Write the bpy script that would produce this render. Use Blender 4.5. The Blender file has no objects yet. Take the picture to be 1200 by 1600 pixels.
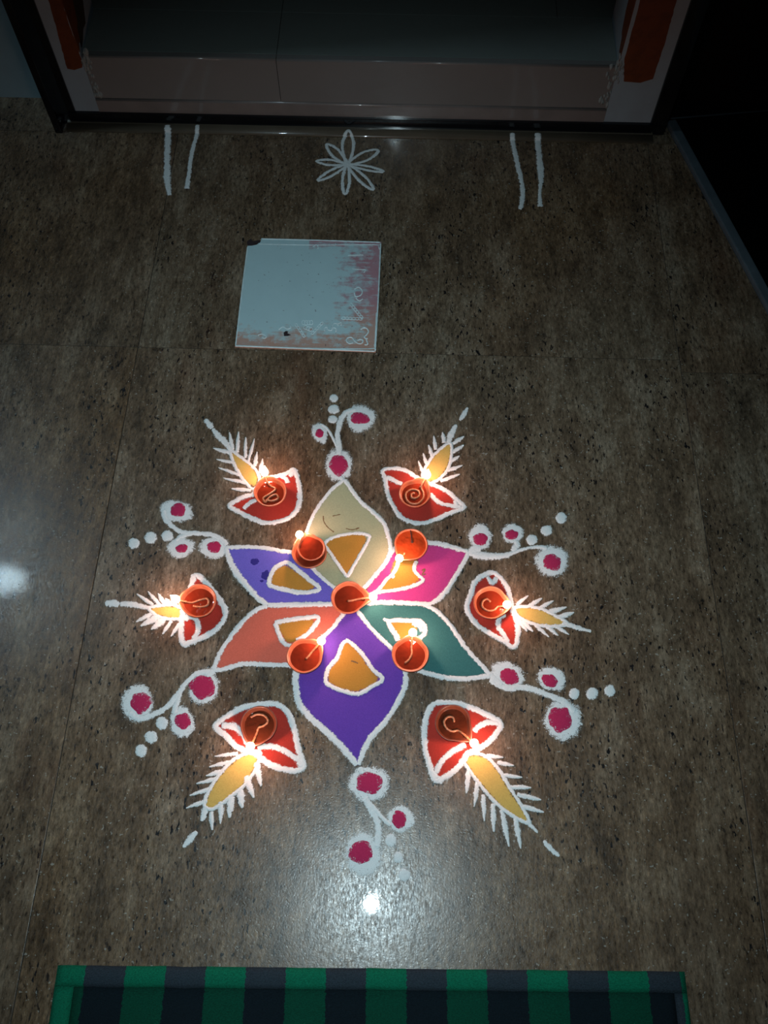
import bpy, bmesh, math, random
from mathutils import Vector, Matrix, noise as mnoise
from mathutils.geometry import tessellate_polygon
random.seed(7)
C = bpy.context.scene.collection
sc = bpy.context.scene

# ------------------------------------------------------------------ camera, world, lights, exposure
H = 1.40
F, PITCH, YAW, ROLL = 1348.2243, 1.11680137, -0.0272964476, 0.00151282111
_cy, _sy = math.cos(YAW), math.sin(YAW)
FWD = Vector((_sy*math.cos(PITCH), _cy*math.cos(PITCH), -math.sin(PITCH)))
_r = Vector((_cy, -_sy, 0)); _u = _r.cross(FWD)
RIGHT = math.cos(ROLL)*_r + math.sin(ROLL)*_u
UP = -math.sin(ROLL)*_r + math.cos(ROLL)*_u
cam_d = bpy.data.cameras.new('camera'); cam = bpy.data.objects.new('camera', cam_d); C.objects.link(cam)
m = Matrix((RIGHT, UP, -FWD)).transposed().to_4x4(); m.translation = Vector((0, 0, H))
cam.matrix_world = m
cam_d.sensor_fit = 'VERTICAL'; cam_d.sensor_height = 36; cam_d.lens = F/1600*36; cam_d.clip_start = 0.02
sc.camera = cam

w = bpy.data.worlds.new('night'); sc.world = w; w.use_nodes = True
w.node_tree.nodes['Background'].inputs[0].default_value = (0.35, 0.55, 0.8, 1)
w.node_tree.nodes['Background'].inputs[1].default_value = 0.006

def light(name, kind, loc, color, energy, **k):
    d = bpy.data.lights.new(name, kind); d.color = color; d.energy = energy
    for a, b in k.items(): setattr(d, a, b)
    o = bpy.data.objects.new(name, d); C.objects.link(o); o.location = loc
    return o
# the phone's flash, a few centimetres from the lens
FLASH = light('flash_light', 'SPOT', (-0.038, 0.078, H), (0.70, 0.92, 1.0), 60, spot_size=math.radians(88), spot_blend=1.0, shadow_soft_size=0.004)
FLASH.rotation_euler = Vector((-0.03, 0.30, -1)).to_track_quat('-Z', 'Y').to_euler()
FLAME_W = 0.25
vs = sc.view_settings
vs.view_transform = 'Standard'; vs.look = 'None'; vs.exposure = 0.0; vs.gamma = 1.0; vs.use_curve_mapping = False

def ray(px, py): return RIGHT*(px-600) + UP*(800-py) + FWD*F
def G(px, py, z=0.0):                       # a pixel of the photograph to a point on the level z
    d = ray(px, py); t = (z-H)/d.z; return Vector((d.x*t, d.y*t, z))
def W(px, py, Y):                           # a pixel to a point on the upright plane Y
    d = ray(px, py); t = Y/d.y; return Vector((d.x*t, Y, H+d.z*t))

# ------------------------------------------------------------------ materials
class NT:
    def __init__(s, name):
        s.m = bpy.data.materials.new(name); s.m.use_nodes = True
        s.t = s.m.node_tree; s.n = s.t.nodes; s.b = s.n['Principled BSDF']
    def node(s, typ, **k):
        n = s.n.new(typ)
        for a, b in k.items():
            if a.startswith('_'): n.inputs[a[1:].replace('_', ' ')].default_value = b
            else: setattr(n, a, b)
        return n
    def l(s, a, b): s.t.links.new(a, b)
    def set(s, **k):
        for a, b in k.items(): s.b.inputs[a.replace('_', ' ')].default_value = b
        return s
    def math(s, op, a, b=None, c=None, clamp=False):
        n = s.n.new('ShaderNodeMath'); n.operation = op; n.use_clamp = clamp
        for i, v in enumerate((a, b, c)):
            if v is None: continue
            if isinstance(v, (int, float)): n.inputs[i].default_value = v
            else: s.l(v, n.inputs[i])
        return n.outputs[0]
    def noise(s, vec, scale, detail=4, rough=.5):
        n = s.n.new('ShaderNodeTexNoise'); n.inputs['Scale'].default_value = scale
        n.inputs['Detail'].default_value = detail; n.inputs['Roughness'].default_value = rough
        if vec is not None: s.l(vec, n.inputs['Vector'])
        return n.outputs['Fac']
    def ramp(s, fac, stops):
        n = s.n.new('ShaderNodeValToRGB'); e = n.color_ramp.elements
        while len(e) < len(stops): e.new(0.5)
        for i, (p, c) in enumerate(stops):
            e[i].position = p; e[i].color = (*c, 1) if len(c) == 3 else c
        s.l(fac, n.inputs[0]); return n.outputs[0]
    def mix(s, fac, a, b, mode='MIX'):
        n = s.n.new('ShaderNodeMix'); n.data_type = 'RGBA'; n.blend_type = mode
        for v, i in ((fac, 0), (a, 6), (b, 7)):
            if isinstance(v, (int, float)): n.inputs[i].default_value = v
            elif isinstance(v, tuple): n.inputs[i].default_value = (*v, 1) if len(v) == 3 else v
            else: s.l(v, n.inputs[i])
        return n.outputs[2]
    def coord(s, kind='Object'):
        return s.n.new('ShaderNodeTexCoord').outputs[kind]
    def pos(s):
        return s.n.new('ShaderNodeNewGeometry').outputs['Position']
    def mapping(s, vec, rot=(0,0,0), scale=(1,1,1), loc=(0,0,0)):
        n = s.n.new('ShaderNodeMapping'); n.inputs['Rotation'].default_value = rot
        n.inputs['Scale'].default_value = scale; n.inputs['Location'].default_value = loc
        s.l(vec, n.inputs[0]); return n.outputs[0]
    def bump(s, h, strength, dist=.001):
        n = s.n.new('ShaderNodeBump'); n.inputs['Strength'].default_value = strength; n.inputs['Distance'].default_value = dist
        s.l(h, n.inputs['Height']); s.l(n.outputs[0], s.b.inputs['Normal'])

def granite():
    k = NT('polished_brown_granite')
    p = k.coord('Object')
    oi = k.n.new('ShaderNodeObjectInfo')
    add = k.n.new('ShaderNodeVectorMath'); add.operation = 'ADD'
    sc3 = k.n.new('ShaderNodeVectorMath'); sc3.operation = 'SCALE'
    cmb = k.n.new('ShaderNodeCombineXYZ'); k.l(oi.outputs['Random'], cmb.inputs[0]); k.l(oi.outputs['Random'], cmb.inputs[2])
    k.l(cmb.outputs[0], sc3.inputs[0]); sc3.inputs['Scale'].default_value = 3.0
    k.l(p, add.inputs[0]); k.l(sc3.outputs[0], add.inputs[1]); v = add.outputs[0]
    st = k.mapping(v, rot=(0, 0, math.radians(-8)), scale=(1.0, 0.34, 1.0))
    big = k.noise(st, 3.2, 4, .55)
    mid = k.noise(st, 26, 6, .7)
    fine = k.noise(st, 190, 5, .75)
    grit = k.noise(st, 420, 3, .7)
    base = k.ramp(mid, [(.30, (.052, .035, .023)), (.5, (.122, .082, .052)), (.70, (.20, .150, .105))])
    tone = k.ramp(big, [(.3, (.98, .86, .70)), (.5, (1, 1, 1)), (.7, (.98, 1.14, 1.24))])
    base = k.mix(.85, base, tone, 'MULTIPLY')
    f = k.ramp(fine, [(.32, (.14, .13, .13)), (.43, (.72, .71, .69)), (.58, (1.12, 1.12, 1.12)), (.70, (1.9, 1.85, 1.75))])
    base = k.mix(1.0, base, f, 'MULTIPLY')
    fl = k.mapping(v, rot=(0, 0, math.radians(24)), scale=(1.0, .42, 1.0))
    flk = k.noise(fl, 165, 3, .55)
    msk = k.noise(st, 9, 3, .5)
    dark = k.math('MULTIPLY', k.ramp(flk, [(.61, (0, 0, 0)), (.65, (1, 1, 1))]), k.ramp(msk, [(.40, (0, 0, 0)), (.55, (1, 1, 1))]))
    base = k.mix(dark, base, (.006, .006, .007))
    lt = k.noise(v, 230, 1, .4)
    lm = k.ramp(lt, [(.715, (0, 0, 0)), (.74, (1, 1, 1))])
    base = k.mix(k.math('MULTIPLY', lm, .38), base, (.42, .42, .38))
    rust = k.ramp(k.noise(k.mapping(v, rot=(0, 0, math.radians(20)), scale=(1.3, .5, 1), loc=(4, 2, 1)), 4.5, 3, .6), [(.60, (0, 0, 0)), (.78, (1, 1, 1))])
    base = k.mix(k.math('MULTIPLY', rust, .5), base, (.095, .036, .018))
    k.l(base, k.b.inputs['Base Color'])
    r = k.ramp(grit, [(.3, (.19,)*3), (.5, (.30,)*3), (.7, (.46,)*3)])
    k.l(r, k.b.inputs['Roughness']); k.set(Specular_IOR_Level=.34, Coat_Weight=.09, Coat_Roughness=.035)
    iso = k.noise(v, 330, 3, .6); pit = k.ramp(k.noise(v, 260, 2, .5), [(.33, (0, 0, 0)), (.42, (1, 1, 1))])
    bn = k.n.new('ShaderNodeBump'); bn.inputs['Strength'].default_value = .24; bn.inputs['Distance'].default_value = .0006
    k.l(k.math('ADD', iso, k.math('MULTIPLY', pit, .35)), bn.inputs['Height'])
    k.l(bn.outputs[0], k.b.inputs['Normal']); b2 = k.n.new('ShaderNodeBump'); b2.inputs['Strength'].default_value = .05; b2.inputs['Distance'].default_value = .0005
    k.l(iso, b2.inputs['Height']); k.l(b2.outputs[0], k.b.inputs['Coat Normal'])
    return k.m

def powder(name, col, dark=.78, haze=False, grain=.9):
    k = NT(name); p = k.pos()
    a = k.n.new('ShaderNodeAttribute'); a.attribute_name = 'edge'; e = a.outputs['Fac']
    n1 = k.noise(p, 620, 3, .8); n2 = k.noise(p, 70, 3, .6)
    c = k.ramp(n1, [(.3, tuple(x*dark for x in col)), (.55, col), (.8, tuple(min(1, x*1.12+.01) for x in col))])
    c2 = k.mix(k.math('MULTIPLY', n2, .35), c, tuple(x*.86 for x in col))
    k.l(c2, k.b.inputs['Base Color']); k.set(Roughness=1.0, Specular_IOR_Level=.12)
    hi = k.noise(p, 780, 2, .65); lo = k.noise(p, 210, 3, .7)
    N_ = k.math('ADD', k.math('MULTIPLY', k.math('SUBTRACT', hi, .5), 1.15*grain), k.math('MULTIPLY', k.math('SUBTRACT', lo, .5), 1.0*grain))
    al = k.math('ADD', k.math('MULTIPLY', k.math('ADD', k.math('SUBTRACT', .66, e), N_), 6.5), .5, clamp=True)
    hz = k.math('MULTIPLY', k.math('MULTIPLY', k.math('SUBTRACT', hi, .50), 4.0, clamp=True), k.math('MULTIPLY', k.math('SUBTRACT', 1.0, e), 1.1, clamp=True))
    al = k.math('MAXIMUM', al, hz)
    al = k.math('MAXIMUM', al, k.math('LESS_THAN', e, .3))
    k.l(al, k.b.inputs['Alpha'])
    k.bump(n1, .5, .0008)
    return k.m

def plain(name, col, rough=.6, spec=.5, bumpscale=None, var=.15, **kw):
    k = NT(name); v = k.coord('Object')
    n = k.noise(v, bumpscale or 12, 5, .6)
    c = k.ramp(n, [(.3, tuple(x*(1-var) for x in col)), (.7, tuple(min(1, x*(1+var)) for x in col))])
    k.l(c, k.b.inputs['Base Color']); k.set(Roughness=rough, Specular_IOR_Level=spec, **kw)
    if bumpscale: k.bump(n, .25, .001)
    return k.m

WHITE = (.66, .695, .70)
M = dict(
    granite=granite(),
    grout=plain('dark_grout', (.022, .018, .014), .9),
    bead=plain('polished_granite_edge', (.10, .078, .055), .35, .5, Coat_Weight=1.0, Coat_Roughness=.05),
    black=plain('black_polished_stone', (.004, .005, .007), .10, .5),
    blackwall=plain('near_black_matt', (.0015, .0015, .0018), .55, .2),
    kerb=plain('grey_kerb_stone', (.065, .085, .10), .45, .4, 30),
    white=powder('white_rangoli_powder', WHITE),
    red=powder('red_rangoli_powder', (.35, .034, .024)),
    yellow=powder('yellow_rangoli_powder', (.52, .36, .10)),
    ochre=powder('ochre_rangoli_powder', (.40, .195, .035)),
    magenta=powder('magenta_rangoli_powder', (.40, .024, .085), grain=1.2),
    green=powder('pale_green_rangoli_powder', (.34, .355, .22)),
    blue=powder('blue_rangoli_powder', (.125, .105, .48)),
    pink=powder('pink_rangoli_powder', (.46, .046, .21)),
    teal=powder('teal_rangoli_powder', (.035, .135, .135)),
    purple=powder('purple_rangoli_powder', (.11, .046, .34)),
    coral=powder('coral_rangoli_powder', (.54, .125, .085)),
    spot=powder('dark_blue_damp_powder', (.03, .025, .20)),
    scratch=powder('brown_scratch', (.16, .10, .05), grain=2.2),
)

def clay(name, col):
    k = NT(name); v = k.coord('Object')
    n = k.noise(v, 120, 4, .6)
    c = k.ramp(n, [(.3, tuple(x*.8 for x in col)), (.7, tuple(min(1, x*1.15) for x in col))])
    k.l(c, k.b.inputs['Base Color']); k.set(Roughness=.36, Specular_IOR_Level=.5, Subsurface_Weight=.12, Subsurface_Scale=.004)
    k.b.inputs['Subsurface Radius'].default_value = (1.0, .35, .1)
    k.bump(n, .2, .0004)
    return k.m
M['clay'] = clay('glazed_orange_clay', (.40, .115, .055))
M['dark_clay'] = clay('dark_brown_clay', (.15, .040, .020))  # darker brown version of the clay, for the two nearest lamps

def oil(name, col):
    k = NT(name); n = k.noise(k.coord('Object'), 60, 2, .5)
    c = k.ramp(n, [(.3, tuple(x*.7 for x in col)), (.7, col)])
    k.l(c, k.b.inputs['Base Color']); k.set(Roughness=.06, Specular_IOR_Level=.55, Coat_Weight=.6, Coat_Roughness=.02)
    k.bump(n, .8, .004)
    return k.m
M['oil'] = oil('amber_lamp_oil', (.16, .020, .008))
M['oil_dark'] = oil('dark_lamp_oil', (.07, .016, .007))
M['oil_set'] = oil('bright_set_oil', (.38, .048, .012))
k = NT('oil_soaked_cotton_wick'); n = k.noise(k.coord('Object'), 300, 3, .6)
k.l(k.ramp(n, [(.3, (.26, .09, .04)), (.7, (.42, .18, .085))]), k.b.inputs['Base Color']); k.set(Roughness=.4); k.bump(n, .4, .0005); M['wick'] = k.m
M['char'] = plain('charred_wick', (.02, .012, .01), .8)
k = NT('lamp_flame'); lw = k.n.new('ShaderNodeLayerWeight'); lw.inputs[0].default_value = .35
ec = k.ramp(lw.outputs['Facing'], [(0, (1, .93, .82)), (.6, (1, .74, .48)), (1, (1, .42, .20))])
em = k.n.new('ShaderNodeEmission'); em.inputs[1].default_value = 9.0; k.l(ec, em.inputs[0])
tr = k.n.new('ShaderNodeBsdfTransparent'); ad = k.n.new('ShaderNodeAddShader'); k.l(em.outputs[0], ad.inputs[0]); k.l(tr.outputs[0], ad.inputs[1])
k.l(ad.outputs[0], k.n['Material Output'].inputs[0]); k.n.remove(k.b); M['flame'] = k.m   # a flame is see-through and glows

# woven doormat: dark and green stripes, the hem a turned, lighter band
def mat_fabric(name, g, d):
    k = NT(name); v = k.coord('Object')
    sx = k.n.new('ShaderNodeSeparateXYZ'); k.l(v, sx.inputs[0])
    wob = k.math('MULTIPLY', k.math('SUBTRACT', k.noise(v, 260, 2, .5), .5), .006)
    x = k.math('ADD', sx.outputs[0], wob)
    fr = k.math('FRACT', k.math('DIVIDE', k.math('ADD', x, .0160), .1145))
    isg = k.math('LESS_THAN', fr, .5)
    edge = k.math('MAXIMUM', isg, k.math('GREATER_THAN', x, .889))
    weave = k.noise(k.mapping(v, scale=(1, 2.2, 1)), 420, 3, .7)
    c = k.mix(edge, d, g)
    c = k.mix(.9, c, k.ramp(weave, [(.3, (.5,)*3), (.5, (1,)*3), (.78, (1.7,)*3)]), 'MULTIPLY')
    k.l(c, k.b.inputs['Base Color']); k.set(Roughness=.95, Specular_IOR_Level=.15)
    k.bump(weave, .7, .0015)
    return k.m
M['hem'] = mat_fabric('striped_hem_fabric', (.002, .115, .060), (.022, .032, .042))
M['pad'] = mat_fabric('striped_pad_fabric', (.001, .045, .025), (.004, .009, .013))

# door frame paint, riser tile and inner tile
def stained(name, col, dirt, scale=7, rough=.25, amount=.5):
    k = NT(name); v = k.coord('Object')
    n = k.noise(v, scale, 5, .65)
    k.l(k.mix(k.math('MULTIPLY', k.ramp(n, [(.45, (0, 0, 0)), (.8, (1, 1, 1))]), amount), col, dirt), k.b.inputs['Base Color'])
    k.set(Roughness=rough, Specular_IOR_Level=.4); k.bump(k.noise(v, 60, 3), .1, .001)
    return k.m
M['frame'] = stained('white_frame_paint', (.26, .32, .36), (.18, .19, .19), 9, .45)
M['riser'] = stained('pinkish_riser_tile', (.19, .18, .172), (.16, .15, .142), 5, .12)
M['plinth'] = plain('glossy_riser_edge', (.19, .165, .155), .3, .5, Coat_Weight=1.0, Coat_Roughness=.045)
M['inner'] = stained('grey_green_floor_tile', (.19, .215, .20), (.16, .17, .16), 4, .22)
M['plaster'] = stained('rough_white_plaster', (.25, .27, .26), (.14, .14, .13), 60, .9)
M['turmeric'] = stained('orange_brushed_paint', (.13, .032, .008), (.05, .015, .006), 40, .5, .9)
M['dark_smear'] = stained('dark_brown_smear', (.035, .026, .018), (.015, .011, .008), 30, .7, .8)
M['wallblue'] = stained('pale_blue_wall_paint', (.24, .40, .47), (.18, .26, .30), 3, .5)
M['innerwall'] = stained('cream_wall_paint', (.30, .29, .25), (.2, .19, .17), 3, .7)
M['ceiling'] = stained('white_ceiling_paint', (.35, .36, .36), (.3, .3, .3), 3, .9)

# the plastic stencil sheet with leftover colour
def sheet():
    k = NT('pale_plastic_with_powder_stains'); v = k.coord('Object')
    sx = k.n.new('ShaderNodeSeparateXYZ'); k.l(v, sx.inputs[0]); X, Y = sx.outputs[0], sx.outputs[1]
    st = k.noise(k.mapping(v, scale=(.35, 2.6, 1)), 34, 5, .75)
    n = k.noise(v, 22, 4, .6)
    col = (.38, .53, .56)
    right = k.math('MULTIPLY', k.math('SUBTRACT', X, .155), 7.0, clamp=True)      # stain lies along the right side
    bottom = k.math('MULTIPLY', k.math('SUBTRACT', .082, Y), 11.0, clamp=True)    # and along the near side
    top = k.math('MULTIPLY', k.math('MULTIPLY', k.math('SUBTRACT', Y, .252), 30.0, clamp=True), k.math('GREATER_THAN', X, .13))
    side = k.math('MAXIMUM', k.math('MAXIMUM', right, bottom), top)
    f = k.math('MULTIPLY', k.math('SUBTRACT', k.math('ADD', k.math('ADD', k.math('MULTIPLY', st, .7), k.math('MULTIPLY', k.noise(v, 48, 5, .7), .8)), k.math('MULTIPLY', side, .50)), .93), 5.0, clamp=True)
    redness = k.mix(k.math('MULTIPLY', k.math('SUBTRACT', .125, Y), 14, clamp=True), (.36, .13, .16), (.42, .19, .12))
    c = k.mix(k.math('MULTIPLY', f, .9), col, redness)
    spk = k.ramp(k.noise(v, 170, 1, .4), [(.74, (0, 0, 0)), (.78, (1, 1, 1))])
    c = k.mix(k.math('MULTIPLY', spk, .7), c, (.10, .05, .06))
    c = k.mix(k.ramp(n, [(.3, (.25,)*3), (.7, (0,)*3)]), c, (.30, .42, .46))
    k.l(c, k.b.inputs['Base Color']); k.set(Roughness=.55, Specular_IOR_Level=.3); k.bump(st, .15, .0006)
    return k.m
M['sheet'] = sheet()
M['sheet_rim'] = plain('pale_plastic_rim', (.50, .64, .67), .5, .4, 40)
M['burn'] = plain('dark_burnt_plastic', (.018, .008, .010), .8)
M['lamp_glass'] = NT('lit_lamp_diffuser').set(Base_Color=(.9, .9, .9, 1), Emission_Color=(.62, .86, 1, 1), Emission_Strength=130.0).m
M['lamp_body'] = plain('white_lamp_housing', (.6, .6, .6), .5)

# ------------------------------------------------------------------ mesh helpers
def tag(o, label=None, cat=None, group=None, kind=None):
    if label: o['label'] = label
    if cat: o['category'] = cat
    if group: o['group'] = group
    if kind: o['kind'] = kind
    return o
def empty(name, loc, label=None, cat=None, group=None):
    o = bpy.data.objects.new(name, None); C.objects.link(o); o.location = loc; o.empty_display_size = .03
    return tag(o, label, cat, group)
def mesh(name, V, Fc, mat, parent=None, edge=None, smooth=True, local=True):
    """one mesh object; V are world points, stored relative to the parent's base (or to their own centre)"""
    if parent is not None: org = root_loc(parent)
    elif local:
        org = Vector((sum(v[0] for v in V)/len(V), sum(v[1] for v in V)/len(V), min(v[2] for v in V)))
    else: org = Vector((0, 0, 0))
    me = bpy.data.meshes.new(name)
    me.from_pydata([(v[0]-org.x, v[1]-org.y, v[2]-org.z) for v in V], [], Fc)
    me.materials.append(mat)
    if edge is not None:
        a = me.attributes.new('edge', 'FLOAT', 'POINT'); a.data.foreach_set('value', edge)
    if smooth: me.polygons.foreach_set('use_smooth', [True]*len(me.polygons))
    me.update()
    o = bpy.data.objects.new(name, me); C.objects.link(o)
    if parent is not None: o.parent = parent
    else: o.location = org
    return o
def root_loc(o):
    l = Vector(o.location)
    while o.parent is not None: o = o.parent; l += Vector(o.location)
    return l
def bm_obj(name, bm, mat, parent=None, smooth=False, bevel=0):
    if bevel:
        bmesh.ops.bevel(bm, geom=bm.edges[:], offset=bevel, segments=2, affect='EDGES', profile=.6)
    bmesh.ops.recalc_face_normals(bm, faces=bm.faces[:])
    V = [v.co.copy() for v in bm.verts]; bm.verts.index_update()
    Fc = [[v.index for v in f.verts] for f in bm.faces]; bm.free()
    return mesh(name, V, Fc, mat, parent, smooth=smooth)
def box(name, x0, x1, y0, y1, z0, z1, mat, parent=None, bevel=0):
    bm = bmesh.new(); bmesh.ops.create_cube(bm, size=1)
    for v in bm.verts: v.co = Vector(((x0+x1)/2+v.co.x*(x1-x0), (y0+y1)/2+v.co.y*(y1-y0), (z0+z1)/2+v.co.z*(z1-z0)))
    return bm_obj(name, bm, mat, parent, bevel=bevel)
def prism(name, pts, z0, z1, mat, parent=None, bevel=0):
    bm = bmesh.new(); vs_ = [bm.verts.new((p[0], p[1], z1)) for p in pts]
    f = bm.faces.new(vs_); r = bmesh.ops.extrude_face_region(bm, geom=[f])
    for g in r['geom']:
        if isinstance(g, bmesh.types.BMVert): g.co.z = z0
    return bm_obj(name, bm, mat, parent, bevel=bevel)
def spline(pts, closed, step):
    """Catmull-Rom through pts (each a Vector of any size), resampled at step"""
    n = len(pts); out = []
    segs = n if closed else n-1
    for i in range(segs):
        if closed: p0, p1, p2, p3 = pts[(i-1) % n], pts[i], pts[(i+1) % n], pts[(i+2) % n]
        else: p0, p1, p2, p3 = pts[max(i-1, 0)], pts[i], pts[i+1], pts[min(i+2, n-1)]
        L = math.hypot(p2[0]-p1[0], p2[1]-p1[1]); k = max(1, int(L/step))
        for j in range(k):
            t = j/k
            out.append(0.5*((2*p1)+(p2-p0)*t+(2*p0-5*p1+4*p2-p3)*t*t+(3*p1-p0-3*p2+p3)*t*t*t))
    if not closed: out.append(pts[-1].copy())
    return out
BEAD_Y0, BEAD_Y1 = 1.636, 1.656
def ground(x, y):                             # the rounded stone bead at the foot of the sill
    if BEAD_Y0 < y < BEAD_Y1+.01: return .007*math.sqrt(max(0, 1-((y-BEAD_Y1)/(BEAD_Y1-BEAD_Y0))**2)) if y < BEAD_Y1 else .007
    return 0
PX = 0.00112
def stroke(name, pts, wpx, mat, parent=None, closed=False, h=.0015, base=.0010, taper=(.55, .55), ragged=.16, ox=0, oy=0, s=1.0, widths=None):
    """a line of piled powder; pts in pixels of a crop with offset ox, oy and scale s; wpx its width in photograph pixels"""
    P = []
    for i, q in enumerate(pts):
        g = G(ox+q[0]/s, oy+q[1]/s); ww = q[2] if len(q) > 2 else wpx
        P.append(Vector((g.x, g.y, ww)))
    P = spline(P, closed, .0016)
    n = len(P)
    if n < 3: P = [P[0], (P[0]+P[-1])/2, P[-1]]; n = 3
    sd = random.random()*100; V = []; Ed = []; Fc = []
    prof = [(-1, base, 1), (-.8, base+h*.1, .8), (-.6, base+h*.5, .6), (-.32, base+h*.88, .32), (0, base+h, 0), (.32, base+h*.88, .32), (.6, base+h*.5, .6), (.8, base+h*.1, .8), (1, base, 1)]
    K = len(prof)
    for i, p in enumerate(P):
        a = P[(i-1) % n] if closed else P[max(i-1, 0)]; b = P[(i+1) % n] if closed else P[min(i+1, n-1)]
        d = Vector((b.x-a.x, b.y-a.y)); d = d.normalized() if d.length > 1e-9 else Vector((0, 1)); nr = Vector((-d.y, d.x))
        depth = math.hypot(p.x, p.y)
        wd = p.z*.5*1.48*PX*(1+.10*depth)
        q = i*.0016
        if not closed:
            e = min(1, (i+.5)*.0016/max(wd*1.2, 1e-4)); e2 = min(1, (n-1-i+.5)*.0016/max(wd*1.2, 1e-4))
            te = taper[0]+(1-taper[0])*math.sqrt(1-(1-e)**2) if e < 1 else 1
            te2 = taper[1]+(1-taper[1])*math.sqrt(1-(1-e2)**2) if e2 < 1 else 1
            if i == 0: te = .05
            if i == n-1: te2 = .05
            wd *= te*te2
        for j, (u, z, e_) in enumerate(prof):
            side = -1 if u < 0 else 1
            jit = 1+.20*mnoise.noise(Vector((q*32, sd+side*3, 9)))+ragged*1.5*mnoise.noise(Vector((q*140, sd+side*7, 0)))+ragged*1.1*mnoise.noise(Vector((q*600, sd+side*17, 3)))
            zz = z if z == base or z > .03 else z
            zz = z*(1+.25*mnoise.noise(Vector((q*300, u*3, sd)))*(abs(u) < .9))
            x, y = p.x+nr.x*wd*u*jit, p.y+nr.y*wd*u*jit
            V.append((x, y, zz+ground(x, y)))
            ee = e_
            if not closed and (i == 0 or i == n-1): ee = 1
            Ed.append(ee)
    m_ = n if closed else n-1
    for i in range(m_):
        i2 = (i+1) % n
        for j in range(K-1): Fc.append((i*K+j, i*K+j+1, i2*K+j+1, i2*K+j))
    return mesh(name, V, Fc, mat, parent, Ed)
def fill(name, pts, mat, parent=None, z=.0007, ragged=.0012, ox=0, oy=0, s=1.0, rim=.003, grow=0, smooth=True):
    P = [G(ox+q[0]/s, oy+q[1]/s) for q in pts]
    P = [Vector((p.x, p.y)) for p in P]
    if smooth: P = spline(P, True, .003)
    n = len(P); sd = random.random()*50
    area = sum(P[i].x*P[(i+1) % n].y-P[(i+1) % n].x*P[i].y for i in range(n))
    sg = 1 if area > 0 else -1
    outer, inner = [], []
    for i, p in enumerate(P):
        d = (P[(i+1) % n]-P[(i-1) % n]); d = d.normalized() if d.length > 1e-9 else Vector((1, 0)); nr = Vector((d.y, -d.x))*sg
        j = ragged*(mnoise.noise(Vector((p.x*160, p.y*160, sd)))+.6*mnoise.noise(Vector((p.x*700, p.y*700, sd))))
        outer.append(p+nr*(grow+j+.0006)); inner.append(p-nr*(rim-j))
    V = [(p.x, p.y, .00004) for p in outer]+[(p.x, p.y, z) for p in outer]+[(p.x, p.y, z+.0002) for p in inner]
    Ed = [.9]*n+[.8]*n+[.2]*n
    Fc = []
    for i in range(n):
        k2 = (i+1) % n
        Fc.append((i, k2, n+k2, n+i)); Fc.append((n+i, n+k2, 2*n+k2, 2*n+i))
    if sg < 0: Fc = [f[::-1] for f in Fc]
    nr_ = len(Fc)
    for t in tessellate_polygon([[Vector((p.x, p.y, 0)) for p in inner]]):
        a_, b_, c_ = (inner[q] for q in t)
        if (b_-a_).cross(c_-a_) < 0: t = t[::-1]
        Fc.append(tuple(2*n+q for q in t))
    return mesh(name, V, Fc, mat, parent, Ed, smooth=False)
def blob(name, cx, cy, rx, ry, mat, parent=None, z=.0013, rot=0, ragged=.0016, loc=None, top=None, seed=None):
    """a round heap of powder centred on a photograph pixel, radii in photograph pixels"""
    n = 56; sd = random.random()*90 if seed is None else seed
    K = [(1.22, 1.0, z*.45), (1.1, .82, z*.5), (1.0, .68, z*.7), (.88, .5, z), (.5, .25, z*1.12), (.2, .05, z*1.16)]
    V, Ed, Fc = [], [], []
    for (f, e, zz) in K:
        for i in range(n):
            a = 2*math.pi*i/n; x, y = rx*math.cos(a), ry*math.sin(a)
            j = 1+(ragged/.0016)*(.15*mnoise.noise(Vector((math.cos(a)*1.3, math.sin(a)*1.3, sd)))+.05*mnoise.noise(Vector((math.cos(a)*4, math.sin(a)*4, sd))))
            x, y = x*math.cos(rot)-y*math.sin(rot), x*math.sin(rot)+y*math.cos(rot)
            g = G(cx+x*f*j, cy+y*f*j); V.append((g.x, g.y, zz)); Ed.append(e)
    g = G(cx, cy); V.append((g.x, g.y, z*1.16)); Ed.append(0)
    for k_ in range(len(K)-1):
        for i in range(n):
            i2 = (i+1) % n; Fc.append((k_*n+i, (k_+1)*n+i, (k_+1)*n+i2, k_*n+i2))
    for i in range(n): Fc.append(((len(K)-1)*n+i, len(V)-1, (len(K)-1)*n+(i+1) % n))
    return mesh(name, V, [f[::-1] for f in Fc], mat, parent, Ed)
def tube(name, pts, r, mat, parent=None, step=.0015, seg=8, flat=1.0, r_end=None):
    P = spline([Vector(p) for p in pts], False, step); n = len(P); V, Fc = [], []
    for i, p in enumerate(P):
        d = (P[min(i+1, n-1)]-P[max(i-1, 0)]); d = d.normalized() if d.length > 1e-9 else Vector((0, 1, 0))
        s_ = d.cross(Vector((0, 0, 1))); s_ = s_.normalized() if s_.length > 1e-4 else Vector((1, 0, 0)); u_ = s_.cross(d)
        rr = r if r_end is None else r+(r_end-r)*i/(n-1)
        rr *= .25 if i in (0, n-1) else 1
        rr *= 1+.12*math.sin(i*1.7)
        for j in range(seg):
            a = 2*math.pi*j/seg; q = p+s_*rr*math.cos(a)+u_*rr*flat*math.sin(a); V.append(q)
    for i in range(n-1):
        for j in range(seg):
            j2 = (j+1) % seg; Fc.append((i*seg+j, i*seg+j2, (i+1)*seg+j2, (i+1)*seg+j))
    Fc.append(tuple(range(seg))[::-1]); Fc.append(tuple((n-1)*seg+j for j in range(seg)))
    return mesh(name, V, Fc, mat, parent)

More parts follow.
